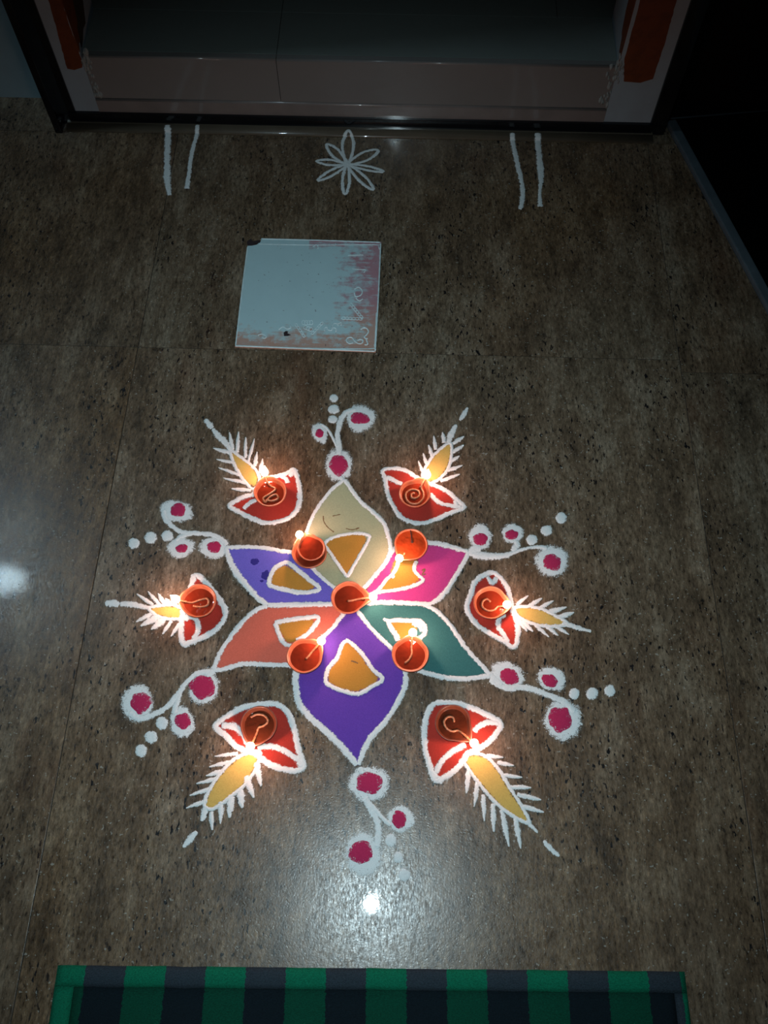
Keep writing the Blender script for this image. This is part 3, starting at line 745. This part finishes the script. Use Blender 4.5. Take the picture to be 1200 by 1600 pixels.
stroke('scratch', [(658, 892), (664, 890), (660, 898), (666, 897)], 1.8, M['scratch'], pp, h=.0002, base=.0009)

# ------------------------------------------------------------------ six scrolls with magenta eyes, and their dots
def scroll(label, rings, stems, dots, dotlabels):
    cx = sum(r_[0] for r_ in rings)/len(rings); cy = sum(r_[1] for r_ in rings)/len(rings); g = G(cx, cy)
    o = empty('rangoli_scroll', (g.x, g.y, 0), label, 'rangoli', 'white powder scrolls at the tips of the petals')
    for (x, y, rx, ry, fx, fy, frx, fry, rot) in rings:
        ring = blob('curl', x, y, rx, ry, M['white'], o, z=.0015, rot=rot)
        blob('eye', fx, fy, frx*1.1, fry*1.1, M['magenta'], ring, z=.0021, rot=rot, ragged=.0022)
    for pts, w_ in stems: stroke('stem', pts, w_, M['white'], o)
    for (x, y, rx, ry), dl in zip(dots, dotlabels):
        d = blob('powder_dot', x, y, rx, ry, M['white'], None, z=.0020, ragged=.0008)
        tag(d, dl, 'powder dot', 'white powder dots in rows of three')
def cr(pts, ox, oy, s): return [(ox+p[0]/s, oy+p[1]/s)+tuple(p[2:]) for p in pts]
def three(where, a, b, c): return ['white powder dot, %s of the three %s' % (q, where) for q in (a, b, c)]
scroll('white scroll with three magenta eyes above the pale green petal',
    [(529.3, 727.8, 21, 24, 530, 728, 13.5, 15, 0), (563.4, 654.2, 22, 20, 562.8, 654, 13.5, 9, 0), (499.8, 677, 12, 17, 499.4, 678, 6.5, 6.5, -.3)],
    [([(530, 712), (529, 695), (527.5, 682), (529, 668), (533, 656), (541, 645), (556, 640)], 8.5), ([(527, 700), (521, 687), (512, 671), (503, 664)], 4), ([(531, 745), (538, 753)], 7)],
    [(521.7, 622.8, 6.8, 6.3), (521.5, 640, 8.8, 7.2), (520, 656, 7.5, 6.2)], three('above the pale green petal', 'farthest', 'middle', 'nearest'))
scroll('white scroll with three magenta eyes left of the blue petal tip',
    [(275, 799, 26, 17, 278, 797.5, 11.2, 10.7, .1), (282.5, 856, 21, 16, 283.7, 857.5, 9.5, 6.7, -.2), (333.8, 855.5, 22, 16.5, 334.5, 855.5, 11, 9, 0)],
    [(cr([(425, 190, 8), (440, 250, 8), (500, 310), (560, 332), (640, 335), (720, 345), (780, 370), (820, 410)], 150, 750, 4), 7.5), (cr([(610, 335), (540, 350), (500, 380)], 150, 750, 4), 7)],
    [(209.5, 849.5, 8.7, 8.5), (236, 840.5, 9.7, 9.3), (261.7, 838, 9, 8.5)], three('left of the blue petal', 'leftmost', 'middle', 'rightmost'))
scroll('white scroll with three magenta eyes right of the pink petal tip',
    [(750, 840, 17.5, 20, 750.7, 842.5, 11, 9.5, 0), (800.5, 833.7, 17, 15, 799.5, 836, 10, 7.5, 0), (862.5, 877.5, 25, 24, 862, 878.7, 14, 12.5, .5)],
    [([(735, 866), (742, 858), (752, 858)], 12), (cr([(200, 335, 8), (260, 350, 12), (340, 360, 12), (430, 355, 9), (500, 330, 6), (570, 310, 5), (640, 300, 6), (700, 310, 8)], 680, 780, 4), 8), (cr([(480, 330), (510, 290), (500, 260)], 680, 780, 4), 9)],
    [(831, 844, 8.7, 8), (853.7, 829.5, 9.2, 8.2), (876.7, 810, 8.5, 8.7)], three('right of the pink petal', 'nearest', 'middle', 'farthest'))
scroll('white scroll with three magenta eyes right of the teal petal tip',
    [(793, 1055.4, 27, 21, 795, 1057, 15.5, 11, .45), (862, 1061, 22, 18, 858.7, 1064, 12, 8.5, .4), (879.4, 1126, 30, 30, 875.7, 1124.8, 17, 19.5, 0)],
    [([(764, 1052), (772, 1062), (785, 1070)], 9), (cr([(440, 150), (530, 195), (620, 192), (700, 208), (780, 240), (860, 280), (910, 330)], 640, 1020, 3.53), 8.5)],
    [(897, 1084.6, 8, 8.8), (924.7, 1083.7, 9.6, 9.3), (952.5, 1079.5, 8.5, 9.3)], three('right of the teal petal', 'leftmost', 'middle', 'rightmost'))
scroll('white scroll with three magenta eyes in front of the purple petal tip',
    [(576.5, 1224.7, 31, 27, 576.5, 1223.6, 19.5, 16, 0), (626.3, 1280, 21, 20.5, 623.7, 1281, 11.5, 12.5, 0), (568, 1334, 28, 33, 564.6, 1332, 18, 17, 0)],
    [(cr([(560, 640), (590, 690)], 440, 1060, 4.615), 9), (cr([(600, 860), (650, 950), (685, 1020), (697, 1100), (690, 1220)], 440, 1060, 4.615), 9), (cr([(650, 910), (720, 1000), (790, 1060)], 440, 1060, 4.615), 5.5)],
    [(610.5, 1313, 8.5, 10.8), (622, 1339.5, 7.6, 9), (631.8, 1367, 8.9, 10)], three('in front of the purple petal', 'farthest', 'middle', 'nearest'))
scroll('white scroll with three magenta eyes left of the coral petal tip',
    [(318, 1074.7, 24, 28, 317.5, 1074.7, 18, 17, .3), (215, 1098, 24, 27, 219.3, 1098.7, 14.5, 16, .2), (284, 1128, 18, 25, 286, 1126.7, 12, 12, -.2)],
    [([(338, 1044), (330, 1052), (322, 1056)], 9), (cr([(600, 110), (520, 125), (460, 170), (410, 240), (350, 310), (270, 360), (180, 385), (120, 350)], 170, 1020, 3.75), 8), (cr([(415, 240), (395, 310), (385, 360)], 170, 1020, 3.75), 8.5)],
    [(253.5, 1130, 9.3, 10.3), (236.7, 1152, 10, 9.8), (221, 1173, 9.2, 10)], three('left of the coral petal', 'farthest', 'middle', 'nearest'))

# ------------------------------------------------------------------ six drawn oil lamps
def drawing(label, crop, bowl, lips, flame_f, flame_o, tip, rays, bw=7, rw=5.5, center=None):
    ox, oy, s = crop; k_ = dict(ox=ox, oy=oy, s=s)
    cx = sum(p[0] for p in bowl)/len(bowl); cy = sum(p[1] for p in bowl)/len(bowl); g = G(ox+cx/s, oy+cy/s)
    o = empty('lamp_drawing', (g.x, g.y, 0), label, 'rangoli', 'powder drawings of oil lamps around the flower')
    fill('bowl', bowl, M['red'], o, z=.0006, **k_)
    stroke('bowl_outline', bowl, bw, M['white'], o, closed=True, **k_)
    for l_ in lips: stroke('lip_line', l_, bw*.95, M['white'], o, **k_)
    f = fill('flame', flame_f, M['yellow'], o, z=.0007, grow=.0035, **k_)
    stroke('flame_outline', flame_o, 5, M['white'], f, closed=True, **k_)
    for t_ in tip: stroke('flame_tip', t_, 6.5, M['white'], o, taper=(.3, .3), **k_)
    for r_ in rays:
        a, b = r_[0], r_[1]; w_ = r_[2] if len(r_) > 2 else rw
        mid = ((a[0]+b[0])/2, (a[1]+b[1])/2)
        stroke('ray', [(*a, w_*.28), (*mid, w_*1.0), (*b, w_*.85)], w_, M['white'], o, taper=(.25, .6), **k_)
    return o
drawing('powder oil lamp drawing with a red bowl, left of the pale green petal', (300, 600, 4.615),
    [(272, 882), (340, 925), (430, 970), (520, 1003), (600, 1000), (700, 965), (760, 900), (778, 800), (765, 700), (735, 622), (690, 645), (610, 670), (540, 690), (470, 760), (440, 800), (380, 815), (320, 845)],
    [[(370, 905), (420, 860), (480, 830), (520, 805)], [(690, 720), (680, 690), (640, 665)], [(740, 630), (700, 670)]],
    [(295, 505), (370, 560), (430, 610), (462, 680), (445, 725), (400, 700), (350, 630), (315, 570)],
    [(280, 480), (365, 540), (440, 600), (485, 670), (475, 740), (430, 755), (370, 690), (320, 610), (285, 530)],
    [[(97, 255, 5), (125, 295, 9), (150, 325, 5)], [(150, 325, 5), (190, 375, 10), (245, 430, 9), (285, 490, 7)]],
    [((270, 350), (297, 480), 6), ((337, 345), (325, 500), 6), ((388, 385), (385, 540)), ((452, 395), (405, 570), 5), ((470, 490), (455, 600), 6), ((510, 540), (490, 650), 6),
     ((153, 465), (290, 505), 7), ((175, 545), (315, 575)), ((190, 605), (350, 660)), ((225, 680), (405, 720)), ((283, 757), (430, 770), 6)], bw=7.5)
drawing('powder oil lamp drawing with a red bowl, right of the pale green petal', (540, 600, 4.615),
    [(268, 628), (340, 610), (430, 625), (510, 675), (590, 715), (680, 748), (750, 790), (800, 835), (850, 890), (760, 930), (650, 980), (560, 1005), (480, 1000), (400, 960), (340, 880), (300, 780), (288, 690)],
    [[(610, 790), (650, 840), (700, 868), (770, 880), (835, 890)], [(295, 670), (350, 700), (410, 725)], [(790, 840), (800, 885)]],
    [(745, 440), (742, 530), (710, 620), (650, 680), (590, 690), (575, 640), (620, 560), (680, 490)],
    [(755, 430), (762, 530), (728, 630), (660, 698), (590, 715), (555, 660), (595, 570), (665, 485)],
    [[(880, 172, 4), (850, 225, 7), (822, 268, 4)], [(798, 295, 4), (770, 350, 10), (740, 430, 9)]],
    [((698, 348), (712, 430), 6.5), ((635, 375), (650, 480), 6), ((598, 440), (625, 530), 6), ((558, 500), (590, 595)), ((523, 555), (560, 650), 5),
     ((855, 380), (770, 435), 7), ((852, 442), (765, 500), 7), ((823, 520), (750, 565), 6.5), ((845, 588), (730, 630), 6), ((825, 652), (680, 705), 6)])
drawing('powder oil lamp drawing with a red bowl, at the far left of the flower', (150, 750, 4),
    [(622, 598), (690, 645), (735, 700), (780, 760), (808, 825), (795, 880), (745, 940), (680, 980), (600, 1012), (550, 1030), (532, 970), (535, 900), (545, 830), (560, 760), (590, 690)],
    [[(555, 880, 7), (590, 855, 7), (630, 880, 7), (638, 940, 7), (610, 1000, 7)], [(530, 910), (535, 1000), (555, 1025)]],
    [(355, 805), (430, 798), (500, 805), (550, 840), (500, 855), (430, 850), (380, 830)],
    [(335, 800), (430, 785), (510, 790), (575, 840), (510, 870), (420, 865), (365, 840)],
    [[(58, 770, 8), (105, 770, 11), (148, 785, 9)], [(150, 775, 7), (220, 780, 9), (300, 795, 7), (350, 803, 6)]],
    [((255, 713), (360, 785)), ((325, 697), (400, 785)), ((388, 708), (435, 785), 6), ((432, 740), (475, 785), 6),
     ((250, 890), (350, 835), 7), ((278, 915), (400, 850), 10), ((345, 938), (435, 865), 10), ((415, 967), (475, 880), 5.5), ((468, 982), (525, 895), 5.5)], bw=8)
drawing('powder oil lamp drawing with a red bowl, at the far right of the flower', (680, 780, 4),
    [(360, 462), (405, 492), (440, 535), (465, 600), (480, 670), (508, 760), (518, 830), (510, 890), (488, 928), (430, 890), (340, 840), (260, 785), (212, 720), (198, 660), (222, 600), (242, 530), (290, 480)],
    [[(325, 485), (358, 525), (385, 490)], [(440, 720), (400, 745), (395, 800), (430, 850), (455, 900)], [(500, 740), (515, 800)]],
    [(515, 690), (580, 685), (660, 702), (740, 740), (800, 772), (740, 782), (660, 775), (580, 750), (530, 720)],
    [(495, 680), (580, 672), (670, 690), (755, 732), (825, 778), (745, 797), (650, 790), (565, 762), (510, 725)],
    [[(800, 770, 4), (860, 795, 6.5), (975, 828, 4.5)]],
    [((582, 603), (505, 665), 5.5), ((668, 620), (575, 675), 6), ((740, 635), (640, 690), 6.5), ((822, 675), (705, 710), 7), ((868, 708), (765, 740), 7),
     ((612, 830), (540, 760), 7), ((575, 830), (505, 735), 7), ((712, 865), (610, 775), 5.5), ((770, 855), (680, 785), 6.5), ((838, 850), (740, 785), 5.5), ((848, 805), (790, 775), 5)], bw=7.5)
drawing('powder oil lamp drawing with a red bowl, left of the purple petal', (170, 1020, 3.75),
    [(625, 430), (700, 370), (780, 325), (870, 305), (960, 300), (1020, 322), (1062, 375), (1090, 460), (1110, 560), (1142, 665), (1100, 690), (1020, 682), (940, 655), (890, 615), (850, 585), (795, 570), (740, 545), (690, 490)],
    [[(660, 425, 8), (735, 435, 9), (785, 480, 7), (810, 540, 6)], [(870, 555), (950, 550), (1030, 575), (1110, 630)], [(1110, 600, 10), (1130, 670, 10)]],
    [(862, 590), (852, 660), (795, 750), (705, 830), (610, 902), (578, 885), (612, 800), (680, 705), (760, 630)],
    [(880, 580), (868, 665), (808, 762), (715, 845), (610, 915), (560, 890), (592, 800), (668, 690), (760, 610)],
    [[(575, 900, 12), (545, 990, 5)], [(518, 1045, 5), (480, 1090, 9), (435, 1142, 4)]],
    [((618, 608), (760, 590), 5), ((588, 670), (730, 635)), ((568, 722), (680, 690), 6), ((512, 768), (640, 735)), ((473, 837), (605, 795)), ((452, 912), (580, 865), 6),
     ((893, 785), (865, 640), 8), ((852, 852), (805, 720), 9), ((783, 912), (768, 790), 10), ((708, 970), (718, 830), 9), ((655, 1005), (658, 870), 7), ((608, 1042), (600, 930), 6)], bw=8)
drawing('powder oil lamp drawing with a red bowl, right of the purple petal', (640, 1020, 3.53),
    [(140, 702), (110, 620), (85, 530), (80, 430), (97, 340), (130, 287), (190, 275), (280, 285), (360, 312), (440, 350), (502, 388), (488, 432), (440, 490), (385, 530), (320, 560), (285, 610), (235, 660), (190, 690)],
    [[(355, 440), (385, 405), (440, 385), (495, 392)], [(310, 505, 9), (235, 545, 8), (170, 610, 7), (145, 665, 8)], [(120, 650, 9), (150, 695, 9)]],
    [(320, 600), (345, 575), (412, 590), (480, 660), (540, 760), (600, 850), (642, 922), (580, 892), (500, 830), (420, 740), (352, 655)],
    [(300, 595), (340, 555), (425, 575), (498, 655), (558, 755), (620, 850), (660, 940), (570, 900), (485, 838), (402, 745), (330, 650)],
    [[(640, 925, 6), (690, 975, 4), (706, 995, 2.5)], [(738, 1035, 4), (775, 1080, 7), (827, 1123, 3.5)]],
    [((518, 578), (420, 568)), ((577, 623), (480, 605)), ((622, 688), (510, 675)), ((672, 745), (550, 740)), ((727, 812), (590, 780), 6.5), ((742, 880), (615, 848), 6.5),
     ((312, 778), (325, 640), 7), ((355, 852), (375, 710), 6), ((412, 932), (405, 780), 6), ((465, 990), (458, 830), 7), ((548, 1072), (505, 865), 7), ((612, 1082), (582, 910), 7)], bw=8)

# ------------------------------------------------------------------ eleven burning clay lamps
def bowl_mesh(cx, cy, R_, ang, zbase, ht, parent, mat_, spout=.36):
    n = 72
    def rr(t, lv):                            # radius at angle t from the spout, lv 0 foot .. 1 rim
        d = abs((t+math.pi) % (2*math.pi)-math.pi)
        sp = max(0, 1-d/.85)
        bulge = spout*(sp**1.9)*(lv**1.3)
        pinch = -.03*math.exp(-((d-.8)/.22)**2)*lv
        return 1+bulge+pinch
    th = .0030
    outp = [(.48, 0, 0), (.56, .02, .02), (.74, .24, .25), (.90, .55, .55), (.98, .82, .85), (1.0, .95, 1), (.985, 1.0, 1), (.95, .995, 1), (.915, .95, 1), (.885, .82, .9), (.80, .52, .6), (.62, .24, .3), (.30, .14, .1)]
    V, Fc = [], []
    for (f, zf, lv) in outp:
        for i in range(n):
            t = 2*math.pi*i/n; r_ = R_*f*rr(t, lv)
            d = abs((t+math.pi) % (2*math.pi)-math.pi); zz = zbase+ht*zf-(.0025*max(0, 1-d/.22) if zf > .9 else 0)+(.0012*math.exp(-((d-.5)/.2)**2) if zf > .8 else 0)
            wob = 1+.012*math.sin(2*t+ang*3)+.008*math.sin(5*t+ang)
            V.append((cx+r_*wob*math.cos(t+ang), cy+r_*wob*math.sin(t+ang), zz))
    m_ = len(outp)
    for k_ in range(m_-1):
        for i in range(n): i2 = (i+1) % n; Fc.append((k_*n+i, k_*n+i2, (k_+1)*n+i2, (k_+1)*n+i))
    V.append((cx, cy, zbase+ht*.13)); c_ = len(V)-1
    for i in range(n): Fc.append(((m_-1)*n+i, (m_-1)*n+(i+1) % n, c_))
    V.append((cx, cy, zbase)); c_ = len(V)-1
    for i in range(n): Fc.append(((i+1) % n, i, c_))
    mesh('bowl', V, Fc, mat_, parent)
    def surf(level, name, m2):                # the pool of oil inside
        f = .80+(.885-.80)*min(1, max(0, (level-.52)/.30)); V2 = []
        for ff in (f+.012, .5, .2):
            for i in range(n):
                t = 2*math.pi*i/n; r_ = R_*ff*(rr(t, .75) if ff > .6 else 1); wob = 1+.012*math.sin(2*t+ang*3)+.008*math.sin(5*t+ang)
                V2.append((cx+r_*wob*math.cos(t+ang), cy+r_*wob*math.sin(t+ang), zbase+ht*level+(.0006 if ff > .6 else 0)))
        V2.append((cx, cy, zbase+ht*level)); F2 = []
        for k_ in range(2):
            for i in range(n): i2 = (i+1) % n; F2.append((k_*n+i, k_*n+i2, (k_+1)*n+i2, (k_+1)*n+i))
        for i in range(n): F2.append((2*n+i, 2*n+(i+1) % n, 3*n))
        mesh(name, V2, F2, m2, parent)
    return surf
def flame_mesh(x, y, z, lean, parent, h=.022, r_=.0058):
    n = 16; V, Fc = [], []
    K = [(0, .15), (.06, .55), (.16, .85), (.30, 1), (.45, .92), (.62, .66), (.80, .34), (.93, .12), (1, .01)]
    for (t, f) in K:
        for i in range(n):
            a = 2*math.pi*i/n
            V.append((x+lean[0]*t*t+r_*f*math.cos(a), y+lean[1]*t*t+r_*f*math.sin(a), z+h*t))
    for k_ in range(len(K)-1):
        for i in range(n): i2 = (i+1) % n; Fc.append((k_*n+i, k_*n+i2, (k_+1)*n+i2, (k_+1)*n+i))
    Fc.append(tuple(range(n))[::-1]); Fc.append(tuple((len(K)-1)*n+i for i in range(n)))
    f = mesh('flame', V, Fc, M['flame'], parent)
    return f
def diya(label, px, py, fx, fy, rpx=25, wick='straight', oilm='oil', mat_='clay', level=.50, nested=False, lean=(0, 0), fh=.024, fr=.0070):
    ht = .019; rim_z = ht+.0025
    c = G(px, py, rim_z); R_ = rpx*PX*(1+.10*math.hypot(c.x, c.y))*.985
    f = G(fx, fy, rim_z+.008)
    ang = math.atan2(f.y-c.y, f.x-c.x); dist = math.hypot(f.x-c.x, f.y-c.y)
    o = empty('oil_lamp', (c.x, c.y, .0024), label, 'oil lamp', 'small burning clay oil lamps')
    zb_ = .0024
    sp = min(.42, max(.20, dist/R_-1.02))
    surf = bowl_mesh(c.x, c.y, R_, ang, zb_, ht, o, M[mat_], spout=sp)
    surf(level, 'oil', M[oilm])
    dx, dy = math.cos(ang), math.sin(ang); nx, ny = -dy, dx
    zo = zb_+ht*level+.0008
    def P(a, b, z=zo): return (c.x+R_*(dx*a+nx*b), c.y+R_*(dy*a+ny*b), z)
    tipd = dist/R_
    end = [P(.80, 0, zb_+ht*.80), P(1+sp-.18, 0, zb_+ht*.99), P(tipd-.02, 0, rim_z+.004)]
    if wick == 'straight': pts = [P(-.05, -.12), P(.15, -.10), P(.45, -.02)]+end
    elif wick == 'bent': pts = [P(-.45, .25), P(-.25, .05), P(.1, -.08), P(.45, -.02)]+end
    elif wick == 'hook': pts = [P(.35, .22), P(0, .28), P(-.42, .22), P(-.52, 0), P(-.40, -.20), P(0, -.12), P(.4, .02)]+end
    elif wick == 'loop': pts = [P(.0, .12), P(-.25, .25), P(-.45, .05), P(-.40, -.28), P(-.05, -.42), P(.28, -.30), P(.45, -.05)]+end
    elif wick == 'spiral': pts = [P(.12, .05), P(-.05, .20), P(-.25, .05), P(-.12, -.20), P(.18, -.25), P(.38, 0), P(.22, .38), P(-.2, .52), P(-.55, .25), P(-.62, -.15), P(-.38, -.50), P(.10, -.58), P(.45, -.38), P(.62, -.12)]+end
    elif wick == 'knot': pts = [P(-.30, .40), P(-.50, .05), P(-.45, -.35), P(-.15, -.30), P(-.20, .10), P(-.45, .45), P(-.15, .50), P(0, .1), P(.15, -.3), P(.3, -.35), P(.5, -.15)]+end
    elif wick == 'arc': pts = [P(-.30, -.60), P(-.55, -.30), P(-.58, .10), P(-.35, .38), P(-.05, .22), P(.1, .0), P(.4, 0)]+end
    else: pts = [P(.6, 0)]+end
    tube('wick', pts, .0018, M['wick'], o)
    if wick == 'hidden': tube('twig', [G(641, 828, zo+.001), G(642.5, 836, zo+.0012), G(643, 843, zo+.001), G(645, 848, zo+.0008), G(641, 846, zo+.0008)], .0008, M['char'], o)
    tx, ty, tz = P(tipd, 0, rim_z-.001)
    fl = flame_mesh(tx, ty, tz, lean, o, h=fh, r_=fr)
    L = light('flame_light', 'POINT', (tx+lean[0]*.45, ty+lean[1]*.45, tz+fh*.80), (1, .46, .33), FLAME_W, shadow_soft_size=fr*.6)
    L.parent = fl; L.location = Vector(L.location)-root_loc(fl)
    if nested:                                # a second small bowl sits inside this one
        c2 = G(px+3, py-7, rim_z+.010); R2 = R_*.80; a2 = ang-.15
        i_ = empty('oil_lamp', (c2.x, c2.y, .014), 'smaller clay oil lamp seated inside another lamp, left of the pale green petal foot', 'oil lamp', 'small burning clay oil lamps')
        s2 = bowl_mesh(c2.x, c2.y, R2, a2, .0150, .0145, i_, M['clay'], spout=.34); s2(.62, 'oil', M['oil'])
        return i_, c2, R2, a2
diya('clay lamp with a knotted wick on the drawn lamp left of the pale green petal', 422, 768, 413, 738, 25, 'knot', lean=(.002, .006))
diya('clay lamp with a coiled wick on the drawn lamp right of the pale green petal', 648, 770, 667, 742, 24, 'spiral', lean=(.002, .004))
diya('large clay lamp holding a smaller lamp, between the blue and pale green petals', 483, 862, 468, 835, 26, 'none', nested=True)
diya('clay lamp brim-full of bright orange oil at the upper edge of the pink petal', 642, 850, 624, 872, 25.5, 'hidden', oilm='oil_set', level=.80)
diya('clay lamp at the very centre of the six petals, spout pointing right', 544, 933, 583, 932, 25.5, 'straight', oilm='oil')
diya('clay lamp with a hooked wick at the far left, spout pointing left', 310, 938, 275, 936, 26, 'hook', lean=(-.007, .001))
diya('clay lamp with a looped wick at the far right, spout pointing right', 767, 941, 792, 944, 25.5, 'loop', lean=(.003, -.003))
diya('clay lamp where the coral and purple petals meet', 476, 1024, 502, 1001, 26, 'straight')
diya('clay lamp with a curved wick at the corner of the teal and purple petals', 641, 1022, 645, 988, 26.5, 'bent')
diya('dark brown clay lamp on the drawn lamp left of the purple petal', 404, 1132, 391, 1166, 26, 'arc', oilm='oil_dark', mat_='dark_clay')
diya('brown clay lamp on the drawn lamp right of the purple petal', 708, 1129, 741, 1161, 25.5, 'loop', oilm='oil_dark', mat_='dark_clay')

# ------------------------------------------------------------------ loose grains of powder
V, Fc, = [], []
random.seed(5)
for i in range(420):
    a = random.uniform(0, 2*math.pi); r_ = abs(random.gauss(.42, .22)); x, y = -.06+r_*math.cos(a), .50+r_*1.05*math.sin(a)
    if y < -.03: continue
    q = random.uniform(.0004, .0011); b0 = len(V)
    for (p, z) in (((1, 0), 0), ((-.4, .9), 0), ((-.6, -.8), 0), ((0, 0), 1)): V.append((x+p[0]*q, y+p[1]*q, .0001+q*z))
    Fc += [(b0, b0+1, b0+3), (b0+1, b0+2, b0+3), (b0+2, b0, b0+3)]
o = mesh('powder_grains', V, Fc, plain('loose_white_grains', (.6, .62, .6), .9), floor, smooth=False)
tag(o, kind='stuff')
